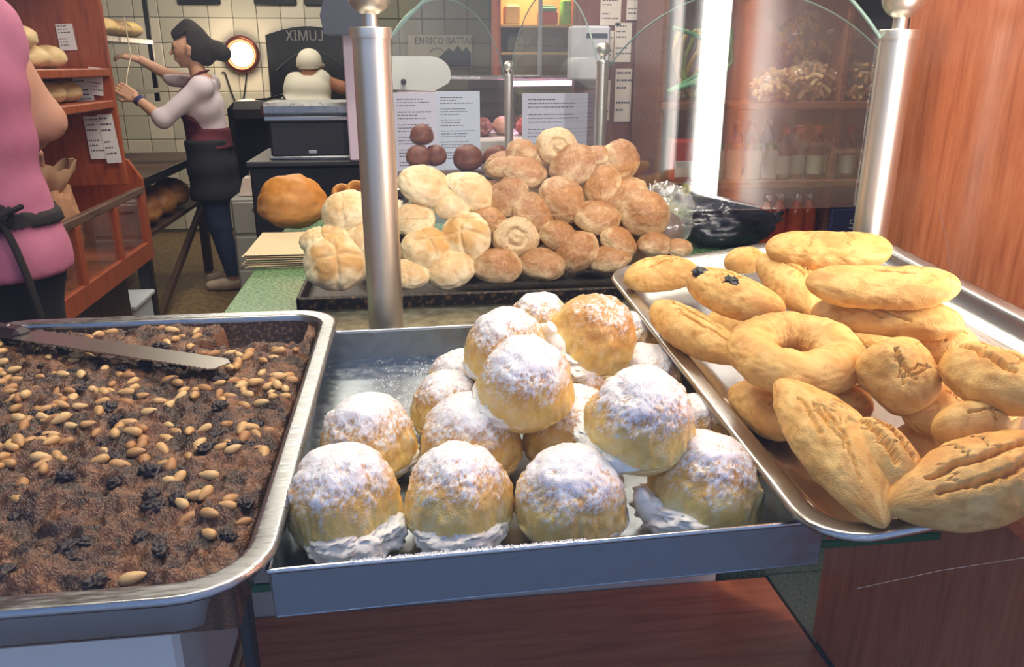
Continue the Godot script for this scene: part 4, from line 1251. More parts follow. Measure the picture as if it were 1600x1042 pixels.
	# black metal rack with bread behind the cabinet
	var rk := thing("bread_rack", "black metal wall rack with shelves of bread behind the baker's apron", "rack", Vector3(-1.9, 0, -5.3))
	for z in [-0.72, 0.72]:
		for x in [-0.2, 0.2]: part(rk, "upright", mb().box(Vector3(x, 1.65, z), Vector3(0.03, 1.0, 0.03), 0.003).mesh(), M.black)
	for y in [1.53, 1.22]:
		part(rk, "shelf", mb().box(Vector3(0, y, 0), Vector3(0.42, 0.02, 1.44), 0.003).mesh(), mat(rgb(92, 78, 62), 0.3, 0.5))
		part(rk, "shelf_lip", mb().box(Vector3(0.215, y + 0.004, 0), Vector3(0.012, 0.03, 1.44), 0.002).mesh(), M.steel)
	part(rk, "back_sheet", mb().box(Vector3(-0.23, 1.4, 0), Vector3(0.012, 1.3, 1.44), 0.002).mesh(), mat(rgb(70, 66, 56), 0.6))
	var rb := [[-4.72, "light loaf at the near end of the black rack's top shelf"], [-4.95, "speckled loaf on the black rack's top shelf"], [-5.18, "pale loaf on the black rack's top shelf above the reaching hand"], [-5.42, "yellow loaf on the black rack's top shelf"], [-5.66, "brown loaf on the black rack's top shelf near the woman's face"], [-5.88, "golden loaf at the far end of the black rack's top shelf"]]
	for k in rb.size():
		var o := thing("rack_loaf", rb[k][1], "bread", Vector3(-1.80, 1.60, rb[k][0]), "loaves on the black rack")
		loaf(o, "crust", Vector3(0.10, 0.06, 0.10), 70 + k, lin(222, 190, 130), [lin(206, 170, 104), lin(150, 110, 66), lin(224, 196, 120)][k % 3])
	# work table with a lower shelf of loaves
	var tb := thing("work_table", "dark wooden work table with trestle legs beside the woman", "table", Vector3(-1.72, 0, -5.1))
	part(tb, "table_top", mb().box(Vector3(0, 0.80, 0), Vector3(0.66, 0.04, 1.5), 0.005).mesh(), M.dark_wood)
	part(tb, "top_edge", mb().box(Vector3(0.335, 0.80, 0), Vector3(0.012, 0.05, 1.5), 0.003).mesh(), M.black)
	part(tb, "lower_shelf", mb().box(Vector3(0, 0.50, 0), Vector3(0.60, 0.03, 1.4), 0.004).mesh(), M.dark_wood)
	for z in [-0.68, 0.62]:
		for x in [-0.28, 0.28]: part(tb, "leg", mb().box(Vector3(x, 0.39, z), Vector3(0.055, 0.78, 0.055), 0.005).mesh(), M.dark_wood)
	part(tb, "brace", mb().box(Vector3(0.29, 0.25, -0.05), Vector3(0.03, 0.05, 1.35), 0.004, Basis(Vector3.RIGHT, 0.34)).mesh(), M.dark_wood)
	var tl := [[-4.75, "dark loaf on the work table's lower shelf nearest the bin"], [-5.05, "square golden loaf on the work table's lower shelf"], [-5.38, "round brown loaf on the work table's lower shelf by the woman's knee"]]
	for k in tl.size():
		var o := thing("table_loaf", tl[k][1], "bread", Vector3(-1.52, 0.60, tl[k][0]), "loaves under the work table")
		loaf(o, "crust", Vector3(0.12, 0.105, 0.13), 80 + k, lin(176, 124, 70), lin(140, 88, 48))
	var crate := thing("white_crate", "white plastic crate on the floor beside the cabinet foot", "crate", Vector3(-1.52, 0, -4.12))
	part(crate, "body", mb().box(Vector3(0, 0.13, 0), Vector3(0.30, 0.26, 0.30), 0.01).mesh(), mat(rgb(190, 200, 214), 0.5))
	part(crate, "rim", mb().box(Vector3(0, 0.255, 0), Vector3(0.33, 0.025, 0.33), 0.006).mesh(), mat(rgb(200, 208, 220), 0.5))
	var leg := thing("black_stanchion", "short black square post standing between the crate and the table", "post", Vector3(-1.40, 0, -4.32))
	part(leg, "shaft", mb().box(Vector3(0, 0.25, 0), Vector3(0.06, 0.50, 0.06), 0.004).mesh(), M.black)
	part(leg, "foot", mb().box(Vector3(0, 0.01, 0), Vector3(0.12, 0.02, 0.12), 0.004).mesh(), M.black)
	var grate := thing("floor_grate", "pale perforated drain grate in the floor behind the cake pan", "grate", Vector3(-0.75, 0.0, -4.55))
	part(grate, "frame", mb().box(Vector3(0, 0.004, 0), Vector3(0.72, 0.008, 0.40), 0.002).mesh(), M.charcoal)
	for i in 12:
		for j in 6: part(grate, "stud", mb().box(Vector3(-0.32 + i * 0.058, 0.012, -0.16 + j * 0.064), Vector3(0.034, 0.010, 0.036), 0.003).mesh(), mat(rgb(186, 184, 170), 0.5))

# ---------------------------------------------------------------- back: oven wall and machines
func build_back() -> void:
	# round wall lamp with a copper rim
	var wl := thing("wall_lamp", "round glowing wall lamp with copper rim on the tiled wall", "lamp", Vector3(-1.325, 1.47, -7.215))
	part(wl, "rim", mb().lathe([Vector2(0.105, 0.0), Vector2(0.145, 0.0), Vector2(0.150, 0.02), Vector2(0.140, 0.05), Vector2(0.115, 0.055), Vector2(0.100, 0.04), Vector2(0.100, 0.01)], 40, Transform3D(Basis(Vector3.RIGHT, PI / 2), Vector3.ZERO)).mesh(), mat(rgb(150, 84, 60), 0.25, 0.9))
	var glow := mat(rgb(255, 240, 220), 0.4)
	glow.emission_enabled = true; glow.emission = rgb(255, 226, 190); glow.emission_energy_multiplier = 3.0
	part(wl, "lamp_glass", mb().lathe([Vector2(0, 0.045), Vector2(0.05, 0.04), Vector2(0.085, 0.025), Vector2(0.102, 0.008)], 40, Transform3D(Basis(Vector3.RIGHT, PI / 2), Vector3.ZERO)).mesh(), glow)
	var ol := OmniLight3D.new()
	ol.name = "wall_lamp_light"; ol.light_energy = 0.12; ol.light_size = 0.09; ol.light_color = rgb(255, 226, 190); ol.omni_range = 10.0; ol.omni_attenuation = 2.0; ol.shadow_enabled = true
	ol.position = Vector3(-1.325, 1.47, -7.05)
	add_child(ol)
	var cord := []
	for k in 17:
		var t := k / 16.0
		cord.append(Vector3(-1.30 - 0.20 * t, 1.33 - 0.27 * sin(PI * minf(t * 1.15, 1.0)), -7.215))
	whole("lamp_cord", mb().tube(cord, 0.006, 6), M.black, "thin black cord looping down from the wall lamp", "cord")
	for k in 3:
		var o := thing("wall_vent", ["black slot vent high on the tiles left of the oven mouth", "black slot vent high on the tiles above the lamp", "black slot vent high on the tiles above the oven mouth"][k], "vent", Vector3([-1.62, -1.02, -0.62][k], 1.90, -7.22), "slot vents")
		part(o, "plate", mb().box(Vector3.ZERO, Vector3(0.34, 0.11, 0.03), 0.02).mesh(), M.black)
	# dark arched oven mouth
	var ov := thing("oven", "black arched oven mouth in the tiled wall with a window reflection modelled as pale lettering", "oven", Vector3(-0.79, 1.06, -7.215))
	var poly := PackedVector2Array([Vector2(-0.33, 0), Vector2(0.36, 0), Vector2(0.36, 0.56)])
	for k in 11: poly.append(Vector2(0.36 - 0.69 * (k + 1) / 11.0, 0.56 + 0.07 * sin(PI * (k + 1) / 11.0)))
	part(ov, "hood", mb().slab(poly, 0.05).mesh(), mat(rgb(16, 16, 17), 0.35))
	var arc := []
	for k in 17: arc.append(Vector3(-0.27 + 0.6 * k / 16.0, 0.28 + 0.16 * sin(PI * k / 16.0), 0.03))
	part(ov, "arch_moulding", mb().tube(arc, 0.007, 6).mesh(), M.charcoal)
	var reflected_word := part(ov, "lettering", text_mesh("LUMIX", 0.075, 0.004), mat(rgb(128, 128, 126), 0.6))  # reflection in the window glass, modelled as mirrored letters on the hood
	reflected_word.transform = Transform3D(Basis(Vector3(-1, 0, 0), Vector3(0, 1, 0), Vector3(0, 0, 1)), Vector3(-0.01, 0.555, 0.029))
	# dough machine, slicer on its black cabinet, drawers
	var dm := thing("dough_mixer", "black dough mixer standing against the tiled wall behind the woman", "machine", Vector3(-1.0, 0, -6.15))
	part(dm, "body", mb().box(Vector3(0, 0.55, 0), Vector3(0.46, 1.10, 0.5), 0.05).mesh(), M.black)
	part(dm, "bowl", mb().lathe([Vector2(0, 0.35), Vector2(0.16, 0.36), Vector2(0.23, 0.5), Vector2(0.24, 0.62), Vector2(0.22, 0.62), Vector2(0.2, 0.5), Vector2(0, 0.4)], 28, Transform3D(Basis(), Vector3(0.05, 0, 0.38))).mesh(), M.charcoal)
	part(dm, "head", mb().box(Vector3(0, 1.08, 0.22), Vector3(0.36, 0.16, 0.55), 0.05).mesh(), M.black)
	whole("mixer_cable", mb().tube([Vector3(-1.02, 1.16, -5.9), Vector3(-0.92, 1.17, -5.8), Vector3(-0.82, 1.20, -5.75), Vector3(-0.76, 1.08, -5.75)], 0.008, 6), M.black, "black cable rising from the mixer towards the slicer", "cable")
	var bc := thing("black_cabinet", "black cabinet under the steel bread slicer", "cabinet", Vector3(-0.365, 0, -3.35))
	part(bc, "body", mb().box(Vector3(0, 0.515, 0), Vector3(0.44, 1.03, 0.5), 0.008).mesh(), M.black)
	part(bc, "top_plate", mb().box(Vector3(0, 1.04, 0.0), Vector3(0.46, 0.02, 0.52), 0.004).mesh(), M.charcoal)
	var sl := thing("bread_slicer", "steel and dark grey bread slicer box on the black cabinet", "machine", Vector3(-0.355, 1.05, -3.28))
	part(sl, "front_panel", mb().box(Vector3(0.005, 0.075, 0), Vector3(0.32, 0.135, 0.26), 0.01).mesh(), M.charcoal)
	part(sl, "base_strip", mb().box(Vector3(0.005, 0.006, 0), Vector3(0.33, 0.012, 0.27), 0.003).mesh(), M.steel)
	part(sl, "trim_strip", mb().box(Vector3(0.0, 0.150, 0.0), Vector3(0.335, 0.016, 0.28), 0.003).mesh(), M.bright)
	part(sl, "hood", mb().box(Vector3(-0.005, 0.183, 0), Vector3(0.345, 0.048, 0.28), 0.012).mesh(), M.steel)
	part(sl, "badge", mb().box(Vector3(0.0, 0.028, 0.131), Vector3(0.030, 0.012, 0.003), 0.001).mesh(), mat(rgb(210, 212, 216), 0.3, 0.6))
	for x in [-0.15, 0.15]: part(sl, "foot", mb().lathe([Vector2(0, 0), Vector2(0.015, 0), Vector2(0.015, 0.008), Vector2(0, 0.008)], 12, Transform3D(Basis(), Vector3(x, -0.004, 0.08))).mesh(), M.black)
	var up := thing("white_upright", "pale lilac upright beside the steel post above the slicer", "post", Vector3(-0.195, 1.05, -3.10))
	part(up, "shaft", mb().box(Vector3(0, 0.235, 0), Vector3(0.04, 0.47, 0.03), 0.004).mesh(), mat(rgb(226, 208, 228), 0.4))
	part(up, "cap", mb().box(Vector3(0, 0.475, 0), Vector3(0.05, 0.012, 0.04), 0.003).mesh(), M.steel)
	var hd := thing("extractor_hood", "dark slate extractor hood edge above the slicer", "hood", Vector3(-0.19, 1.49, -3.1))
	part(hd, "shell", mb().slab(PackedVector2Array([Vector2(-0.08, 0), Vector2(0.07, 0), Vector2(0.10, 0.06), Vector2(0.10, 0.25), Vector2(-0.03, 0.25), Vector2(-0.09, 0.06)]), 0.2).mesh(), mat(rgb(70, 76, 92), 0.5))
	var dr := thing("drawer_unit", "grey metal drawer unit beyond the round loaf", "cabinet", Vector3(-0.83, 0, -4.9))
	part(dr, "body", mb().box(Vector3(0, 0.34, 0), Vector3(0.36, 0.66, 0.4), 0.008).mesh(), mat(rgb(150, 152, 148), 0.4))
	for y in [0.56, 0.36, 0.16]:
		var f := part(dr, "drawer", mb().box(Vector3(0, y, 0.203), Vector3(0.34, 0.18, 0.012), 0.004).mesh(), mat(rgb(160, 162, 158), 0.35))
		part(f, "handle", mb().box(Vector3(0, y + 0.05, 0.216), Vector3(0.12, 0.012, 0.014), 0.003).mesh(), M.charcoal)
	var sc := thing("reflection_block", "pale block added as a painted light reflection on the drawer unit", "painted_reflection", Vector3(-0.91, 0.67, -4.82))  # light reflected off stainless steel, modelled as a pale block
	part(sc, "body", mb().slab(PackedVector2Array([Vector2(-0.06, 0), Vector2(0.06, 0), Vector2(0.04, 0.10), Vector2(-0.03, 0.10)]), 0.12, Transform3D(Basis(), Vector3(0, 0.005, 0))).mesh(), mat(rgb(240, 224, 214), 0.3))
	part(sc, "knob", mb().blob(12, 8, func(e: Vector3) -> Vector3: return e * 0.018 + Vector3(0.01, 0.13, 0)).mesh(), M.steel)
	# poster with a black hill
	var po := note("shop_poster", Vector3(0.31, 1.495, -7.21), Vector2(0.54, 0.26), "cream poster with dark lettering over a black hill drawing on the far wall", "poster", "", Basis(), 0, mat(rgb(176, 172, 152), 0.8))
	part(po, "lettering", text_mesh("ENRICO BATTAG", 0.05, 0.002), mat(rgb(40, 38, 36), 0.8), Transform3D(Basis(), Vector3(0.04, 0.085, 0.002)))
	var hill := PackedVector2Array([Vector2(-0.06, -0.125), Vector2(0.26, -0.125), Vector2(0.26, -0.01)])
	for q in [[0.22, 0.04], [0.19, 0.0], [0.15, 0.05], [0.11, 0.0], [0.07, 0.03], [0.02, -0.02], [-0.04, -0.06]]: hill.append(Vector2(q[0], q[1]))
	part(po, "hill_print", mb().slab(hill, 0.002, Transform3D(Basis(), Vector3(0, 0, 0.0015))).mesh(), mat(rgb(28, 28, 28), 0.8))
	var sp := []
	for k in 12: sp.append(Vector3(-0.03 + 0.07 * cos(2.6 - k * 0.25) , -0.04 + 0.07 * sin(2.6 - k * 0.25), 0.002))
	part(po, "arc_print", mb().tube(sp, 0.006, 6, Color.WHITE, 0.4).mesh(), mat(rgb(28, 28, 28), 0.8))

# ---------------------------------------------------------------- middle: deli counter
func build_deli() -> void:
	var dc := thing("deli_counter", "chilled deli counter with pink lit meat behind slanted glass", "counter", Vector3(0.45, 0, -4.35))
	part(dc, "body", mb().box(Vector3(0, 0.46, 0), Vector3(1.10, 0.92, 0.8), 0.01).mesh(), mat(rgb(120, 92, 76), 0.5))
	part(dc, "tray", mb().box(Vector3(0, 0.98, 0), Vector3(1.08, 0.12, 0.74), 0.006).mesh(), M.white)
	part(dc, "roof_shelf", mb().box(Vector3(0, 1.325, -0.2), Vector3(1.10, 0.02, 0.36), 0.004).mesh(), M.steel)
	for x in [-0.53, 0.53]: part(dc, "support", mb().box(Vector3(x, 1.18, -0.34), Vector3(0.03, 0.28, 0.03), 0.003).mesh(), M.steel)
	part(dc, "front_glass", mb().box(Vector3(0, 1.18, 0.20), Vector3(1.10, 0.38, 0.006), 0.001, Basis(Vector3.RIGHT, -0.75)).mesh(), M.glass)
	var glow := mat(rgb(255, 235, 250), 0.4)
	glow.emission_enabled = true; glow.emission = rgb(255, 200, 236); glow.emission_energy_multiplier = 3.0
	part(dc, "lamp_tube", mb().tube([Vector3(0.10, 1.295, -0.0), Vector3(0.46, 1.30, -0.0)], 0.014, 10).mesh(), glow)
	area_light(Vector2(0.36, 0.03), 0.22, rgb(255, 190, 225), Transform3D(Basis(Vector3.RIGHT, -PI / 2), Vector3(0.73, 1.275, -4.35)))
	var names := ["pale sausage", "red beef cut", "pink ham piece", "dark red salami", "pink pork roll", "marbled meat joint", "red meat slab", "pale ham end"]
	for k in 8:
		var o := thing("meat_cut", names[k] + " in the chilled deli counter", "meat", Vector3(0.04 + 0.115 * k, 1.085, -4.30 + 0.06 * (k % 2)), "meats in the deli counter")
		var a: Color = [lin(214, 160, 140), lin(168, 62, 54), lin(226, 150, 146), lin(120, 44, 40)][k % 4]
		part(o, "flesh", mb().blob(24, 16, func(e: Vector3) -> Vector3: return Vector3(e.x * 0.052, e.y * 0.048, e.z * 0.11) * (1.0 + 0.14 * fbm(e + Vector3(k, 0, 0), 1.5)), func(e: Vector3, p: Vector3) -> Color: return a.lerp(lin(236, 200, 190), clampf(fbm(e + Vector3(k, 0, 0), 3.0) * 1.2, 0.0, 0.7))).mesh(), M.skin_paint)
	# white slicing machine dome on the counter's left
	var sm := thing("meat_slicer", "white rounded meat slicer cover left of the deli glass", "machine", Vector3(0.055, 0.985, -3.72))
	part(sm, "base", mb().box(Vector3(0, 0.15, 0), Vector3(0.20, 0.30, 0.16), 0.02).mesh(), mat(rgb(214, 190, 196), 0.4))
	var dome := PackedVector2Array([Vector2(-0.15, 0.305), Vector2(0.07, 0.295)])
	for k in 9: dome.append(Vector2(0.055 + 0.09 * cos(-0.5 + k * 0.26), 0.365 + 0.075 * sin(-0.5 + k * 0.26)))
	dome.append(Vector2(-0.15, 0.44))
	part(sm, "cover", mb().slab(dome, 0.14).mesh(), mat(rgb(226, 232, 228), 0.2))
	part(sm, "knob", mb().lathe([Vector2(0, 0.075), Vector2(0.012, 0.08), Vector2(0.012, 0.095), Vector2(0, 0.10)], 14, Transform3D(Basis(Vector3.RIGHT, PI / 2), Vector3(-0.06, 0.335, 0))).mesh(), M.charcoal)
	# price lists behind the far pane
	note("price_list", Vector3(0.035, 1.138, -3.16), Vector2(0.165, 0.306), "pale lilac printed price list nearest the steel post", "notice", "printed price lists", Basis(Vector3.UP, 0.1), 22, mat(rgb(206, 206, 226), 0.7))
	note("price_list", Vector3(0.207, 1.138, -3.30), Vector2(0.175, 0.306), "pale blue printed price list beside the slanted deli glass", "notice", "printed price lists", Basis(Vector3.UP, 0.1), 24, mat(rgb(196, 206, 226), 0.7))
	note("price_list", Vector3(0.580, 1.135, -3.20), Vector2(0.26, 0.30), "wide bluish printed price list between the two far posts", "notice", "printed price lists", Basis(), 18, mat(rgb(190, 194, 214), 0.7))
	var cr := thing("dark_crate", "dark slatted crate stack behind the slim far post", "crate", Vector3(0.54, 0.9, -5.2))
	for k in 5: part(cr, "slat", mb().box(Vector3(0, 0.04 + k * 0.085, 0.1), Vector3(0.30, 0.06, 0.02), 0.003).mesh(), mat(rgb(44, 48, 46), 0.6))
	part(cr, "body", mb().box(Vector3(0, 0.20, 0), Vector3(0.28, 0.40, 0.18), 0.004).mesh(), mat(rgb(34, 38, 36), 0.6))
	var cs := thing("crate_stand", "dark cupboard under the slatted crates", "cupboard", Vector3(0.54, 0, -5.2))
	part(cs, "body", mb().box(Vector3(0, 0.45, 0), Vector3(0.6, 0.9, 0.4), 0.006).mesh(), M.dark_wood)
	# lit wooden display cabinet on the upper right
	var lc := thing("lit_cabinet", "brown display cabinet with warm lit shelves above the deli counter", "cabinet", Vector3(0.74, 1.31, -4.72))
	part(lc, "back_board", mb().box(Vector3(0, 0.30, -0.15), Vector3(0.46, 0.60, 0.02), 0.003).mesh(), mat(rgb(206, 176, 120), 0.6))
	for x in [-0.225, 0.225]: part(lc, "side", mb().box(Vector3(x, 0.30, 0), Vector3(0.02, 0.60, 0.30), 0.003).mesh(), M.red_wood)
	for y in [0.0, 0.13, 0.27]: part(lc, "shelf", mb().box(Vector3(0, y + 0.008, 0), Vector3(0.44, 0.014, 0.28), 0.002).mesh(), mat(rgb(200, 160, 100), 0.5))
	part(lc, "top_board", mb().box(Vector3(0, 0.59, 0), Vector3(0.48, 0.03, 0.32), 0.004).mesh(), M.red_wood)
	part(lc, "post", mb().box(Vector3(0.0, 0.29, 0.145), Vector3(0.022, 0.58, 0.02), 0.003).mesh(), mat(rgb(190, 200, 216), 0.3, 0.5))
	var valance := PackedVector2Array([Vector2(-0.24, 0.60), Vector2(-0.24, 0.40)])
	for k in 10: valance.append(Vector2(-0.22 + 0.44 * k / 9.0, 0.40 + 0.13 * sin(PI * k / 9.0)))
	valance.append(Vector2(0.24, 0.38)); valance.append(Vector2(0.24, 0.60))
	part(lc, "valance", mb().slab(valance, 0.02, Transform3D(Basis(), Vector3(0, 0, 0.16))).mesh(), M.red_wood)
	var bulb := mat(rgb(255, 240, 210), 0.4)
	bulb.emission_enabled = true; bulb.emission = rgb(255, 232, 180); bulb.emission_energy_multiplier = 4.0
	part(lc, "lamp_bar", mb().box(Vector3(0, 0.565, 0.02), Vector3(0.36, 0.012, 0.03), 0.003).mesh(), bulb)
	area_light(Vector2(0.36, 0.03), 0.2, rgb(255, 226, 170), Transform3D(Basis(Vector3.RIGHT, -PI / 2), Vector3(0.74, 1.865, -4.70)))
	var goods := [[-0.14, 0.287, 0.10, 0.10, rgb(214, 190, 120), "tan packet on the lit cabinet's upper shelf"], [0.06, 0.287, 0.12, 0.07, rgb(170, 60, 46), "red packet on the lit cabinet's upper shelf"], [0.06, 0.357, 0.11, 0.025, rgb(90, 160, 140), "teal packet lying on the red packet"], [0.16, 0.287, 0.06, 0.13, rgb(120, 190, 60), "bright green bottle shaped packet at the cabinet's side"], [-0.12, 0.147, 0.12, 0.09, rgb(90, 84, 60), "dark packet on the lit cabinet's lower shelf"], [0.08, 0.147, 0.16, 0.08, rgb(70, 60, 54), "black box on the lit cabinet's lower shelf"]]
	for g in goods:
		var o := thing("cabinet_packet", g[5], "packet", Vector3(0.74 + g[0], 1.31 + g[1], -4.70), "packets in the lit cabinet")
		part(o, "carton", mb().box(Vector3(0, g[3] * 0.5, 0), Vector3(g[2] * 0.85, g[3], 0.10), 0.008).mesh(), mat(g[4], 0.5))
		part(o, "flap", mb().box(Vector3(0, g[3] + 0.003, 0), Vector3(g[2] * 0.6, 0.008, 0.07), 0.002).mesh(), mat(g[4].lightened(0.2), 0.5))
	var wd := thing("white_dispenser", "white box with a dark label hung beside the lit cabinet", "dispenser", Vector3(0.735, 1.432, -3.325))
	part(wd, "body", mb().box(Vector3(0, 0, 0), Vector3(0.155, 0.205, 0.09), 0.008).mesh(), mat(rgb(206, 210, 222), 0.35))
	part(wd, "label_plate", mb().box(Vector3(0.022, 0.066, 0.046), Vector3(0.085, 0.017, 0.003), 0.001).mesh(), mat(rgb(60, 66, 84), 0.5))
	# notices on the brown partition
	var nn := [[0.83, 1.60, 0.085, 0.12, "yellowed notice at the top of the brown partition"], [0.93, 1.62, 0.07, 0.12, "white notice at the top of the brown partition beside the yellowed one"], [0.822, 1.46, 0.05, 0.12, "narrow notice on the brown partition half hidden by the ball top"], [0.885, 1.475, 0.07, 0.15, "upper white notice on the brown partition"], [0.895, 1.27, 0.07, 0.21, "long white notice low on the brown partition"], [0.815, 1.25, 0.05, 0.16, "narrow notice low on the brown partition beside the long one"]]
	for q in nn:
		note("partition_notice", Vector3(q[0], q[1], -3.366), Vector2(q[2], q[3]), q[4], "notice", "notices on the brown partition", Basis(), 6, mat(rgb(216, 206, 196), 0.8))

# ---------------------------------------------------------------- right: bottle shelves seen through the front pane
func build_right_shelves() -> void:
	var su := thing("shelf_unit", "wooden grocery shelves with bottles and bags behind the front pane", "shelves", Vector3(1.58, 0, -3.1))
	var wm := wood(17, rgb(96, 60, 44), rgb(124, 80, 60), rgb(140, 96, 74), Vector3(0.5, 4, 4), 0.45)
	for y in [0.70, 0.955, 1.245, 1.70]: part(su, "shelf", mb().box(Vector3(0, y, 0), Vector3(1.30, 0.026, 0.36), 0.003).mesh(), wm)
	for x in [-0.65, 0.05, 0.65]: part(su, "upright", mb().box(Vector3(x, 1.0, -0.02), Vector3(0.024, 2.0, 0.34), 0.003).mesh(), wm)
	part(su, "back_sheet", mb().box(Vector3(0, 1.0, -0.19), Vector3(1.32, 2.0, 0.016), 0.002).mesh(), mat(rgb(170, 160, 168), 0.7))
	# red capped bottles
	var prof := [Vector2(0, 0), Vector2(0.030, 0), Vector2(0.033, 0.006), Vector2(0.033, 0.115), Vector2(0.028, 0.135), Vector2(0.014, 0.155), Vector2(0.013, 0.175)]
	var wine := mat(rgb(86, 30, 34), 0.12)
	var orange := mat(rgb(206, 96, 44), 0.15)
	var where := ["beside the upright", "second from the upright", "third from the upright", "fourth from the upright", "at the wood wall end"]
	for k in 5:
		var o := thing("sauce_bottle", "dark red bottle with pale green label, " + where[k], "bottle", Vector3(1.44 + 0.066 * k, 0.968, -2.99 - 0.02 * (k % 2)), "red bottles on the middle shelf")
		part(o, "glass_body", mb().lathe(prof, 22).mesh(), wine)
		part(o, "label_band", mb().lathe([Vector2(0.0336, 0.02), Vector2(0.0338, 0.022), Vector2(0.0338, 0.088), Vector2(0.0336, 0.09)], 22).mesh(), mat(rgb(166, 180, 160), 0.7))
		part(o, "cap", mb().lathe([Vector2(0.015, 0.170), Vector2(0.0165, 0.172), Vector2(0.0165, 0.195), Vector2(0.014, 0.199), Vector2(0, 0.199)], 18).mesh(), mat(rgb(150, 24, 34), 0.3))
	for k in 4:
		var o := thing("juice_bottle", "orange juice bottle on the low shelf, " + ["leftmost of four", "second of four", "third of four", "last of four beside the blue carton"][k], "bottle", Vector3(1.39 + 0.062 * k, 0.713, -2.98 - 0.02 * (k % 2)), "juice bottles on the low shelf")
		part(o, "glass_body", mb().lathe(prof, 22).mesh(), orange)
		part(o, "cap", mb().lathe([Vector2(0.015, 0.170), Vector2(0.017, 0.172), Vector2(0.017, 0.195), Vector2(0, 0.198)], 18).mesh(), M.bright)
		part(o, "label_band", mb().lathe([Vector2(0.0336, 0.03), Vector2(0.0338, 0.032), Vector2(0.0338, 0.07), Vector2(0.0336, 0.072)], 22).mesh(), mat(rgb(216, 84, 50), 0.6))
	var bb := thing("blue_carton", "blue carton with a pale number at the end of the low shelf", "carton", Vector3(1.72, 0.713, -3.0))
	part(bb, "carton", mb().box(Vector3(0, 0.07, 0), Vector3(0.16, 0.14, 0.14), 0.004).mesh(), mat(rgb(60, 58, 110), 0.5))
	part(bb, "number_print", text_mesh("50", 0.035, 0.001), mat(rgb(200, 200, 220), 0.6), Transform3D(Basis(), Vector3(0.02, 0.08, 0.071)))
	# green bottles and white tubs left of the upright
	for k in 5:
		var o := thing("pesto_jar", "small jar with green lid, " + ["first from the brown partition", "second from the brown partition", "third from the brown partition", "fourth from the brown partition", "fifth from the brown partition"][k], "jar", Vector3(1.10 + 0.075 * k, 0.968, -3.0), "green lidded jars")
		part(o, "glass_body", mb().lathe([Vector2(0, 0), Vector2(0.030, 0), Vector2(0.032, 0.005), Vector2(0.032, 0.10), Vector2(0.026, 0.115)], 20).mesh(), mat(rgb(190, 200, 190), 0.2))
		part(o, "lid", mb().lathe([Vector2(0.027, 0.112), Vector2(0.029, 0.114), Vector2(0.029, 0.135), Vector2(0, 0.137)], 20).mesh(), mat(rgb(70, 120, 86), 0.4))
	for k in 3:
		var o := thing("blue_bottle", "slim blue water bottle behind the white reflection, " + ["nearest the jars", "middle one", "nearest the upright"][k], "bottle", Vector3(1.46 - 0.06 + 0.0 * k - 0.065 * (2 - k) + 0.02, 0.968, -3.10), "blue water bottles")
		part(o, "glass_body", mb().lathe([Vector2(0, 0), Vector2(0.024, 0), Vector2(0.026, 0.01), Vector2(0.026, 0.15), Vector2(0.012, 0.18), Vector2(0.011, 0.2)], 18).mesh(), mat(rgb(70, 90, 160), 0.2))
		part(o, "cap", mb().lathe([Vector2(0.013, 0.196), Vector2(0.013, 0.215), Vector2(0, 0.216)], 14).mesh(), M.white)
	var rp := thing("red_packet", "red and white packet behind the egg shaped roll", "packet", Vector3(1.03, 0.968, -2.97))
	part(rp, "carton", mb().box(Vector3(0, 0.08, 0), Vector3(0.11, 0.16, 0.08), 0.012).mesh(), mat(rgb(186, 60, 52), 0.4))
	part(rp, "label_patch", mb().box(Vector3(0, 0.05, 0.042), Vector3(0.08, 0.06, 0.003), 0.001).mesh(), mat(rgb(206, 206, 200), 0.6))
	var star := PackedVector2Array()
	for k in 24: star.append(Vector2(cos(TAU * k / 24), sin(TAU * k / 24)) * (0.026 if k % 2 else 0.021))
	var pt := thing("price_star", "small yellow price star on the shelf edge", "price tag", Vector3(1.03, 0.945, -2.905))
	part(pt, "card", mb().slab(star, 0.002).mesh(), mat(rgb(226, 220, 40), 0.6))
	# cellophane bags of dried pasta on the upper shelf
	var clear := glass(0.10)
	for k in 4:
		var o := thing("pasta_bag", ["clear bag of tan pasta nests at the wood wall end", "clear bag of curly pasta in the middle of the upper shelf", "large clear bag of biscuits lying behind the pasta", "clear bag of small pale pasta at the front edge"][k], "bag", [Vector3(1.70, 1.26, -3.03), Vector3(1.52, 1.26, -3.02), Vector3(1.60, 1.40, -3.12), Vector3(1.37, 1.26, -2.99)][k], "pasta bags")
		var sz: Vector3 = [Vector3(0.10, 0.07, 0.07), Vector3(0.09, 0.07, 0.07), Vector3(0.16, 0.09, 0.08), Vector3(0.07, 0.055, 0.06)][k]
		var body := func(e: Vector3) -> Vector3: return Vector3(e.x * sz.x, sz.y + e.y * sz.y, e.z * sz.z) * (1.0 + 0.12 * absf(fbm(e + Vector3(k, 0, 0), 3.0)))
		part(o, "film", mb().blob(40, 24, func(e: Vector3) -> Vector3: return body.call(e) * 1.03).mesh(), clear)
		var fill := mb()
		for j in 70:
			var e := Vector3(rng.randfn(), rng.randfn(), rng.randfn()).normalized()
			var q: Vector3 = body.call(e) * 0.9
			var t := Vector3(rng.randfn(), rng.randfn(), rng.randfn()).normalized() * 0.022
			fill.tube([q - t, q + Vector3(0, 0.006, 0), q + t], 0.009, 6, [lin(206, 180, 130), lin(186, 150, 100)][j % 2])
		var fp := part(o, "pasta", fill.mesh(), painted(null, 0.6))
		fp.set_meta("kind", "stuff")
	# wicker and green twine bundle hanging left
	var gb := thing("hanging_braid", "hanging straw braid with green ribbon beside the brown partition", "braid", Vector3(1.02, 1.26, -2.88))
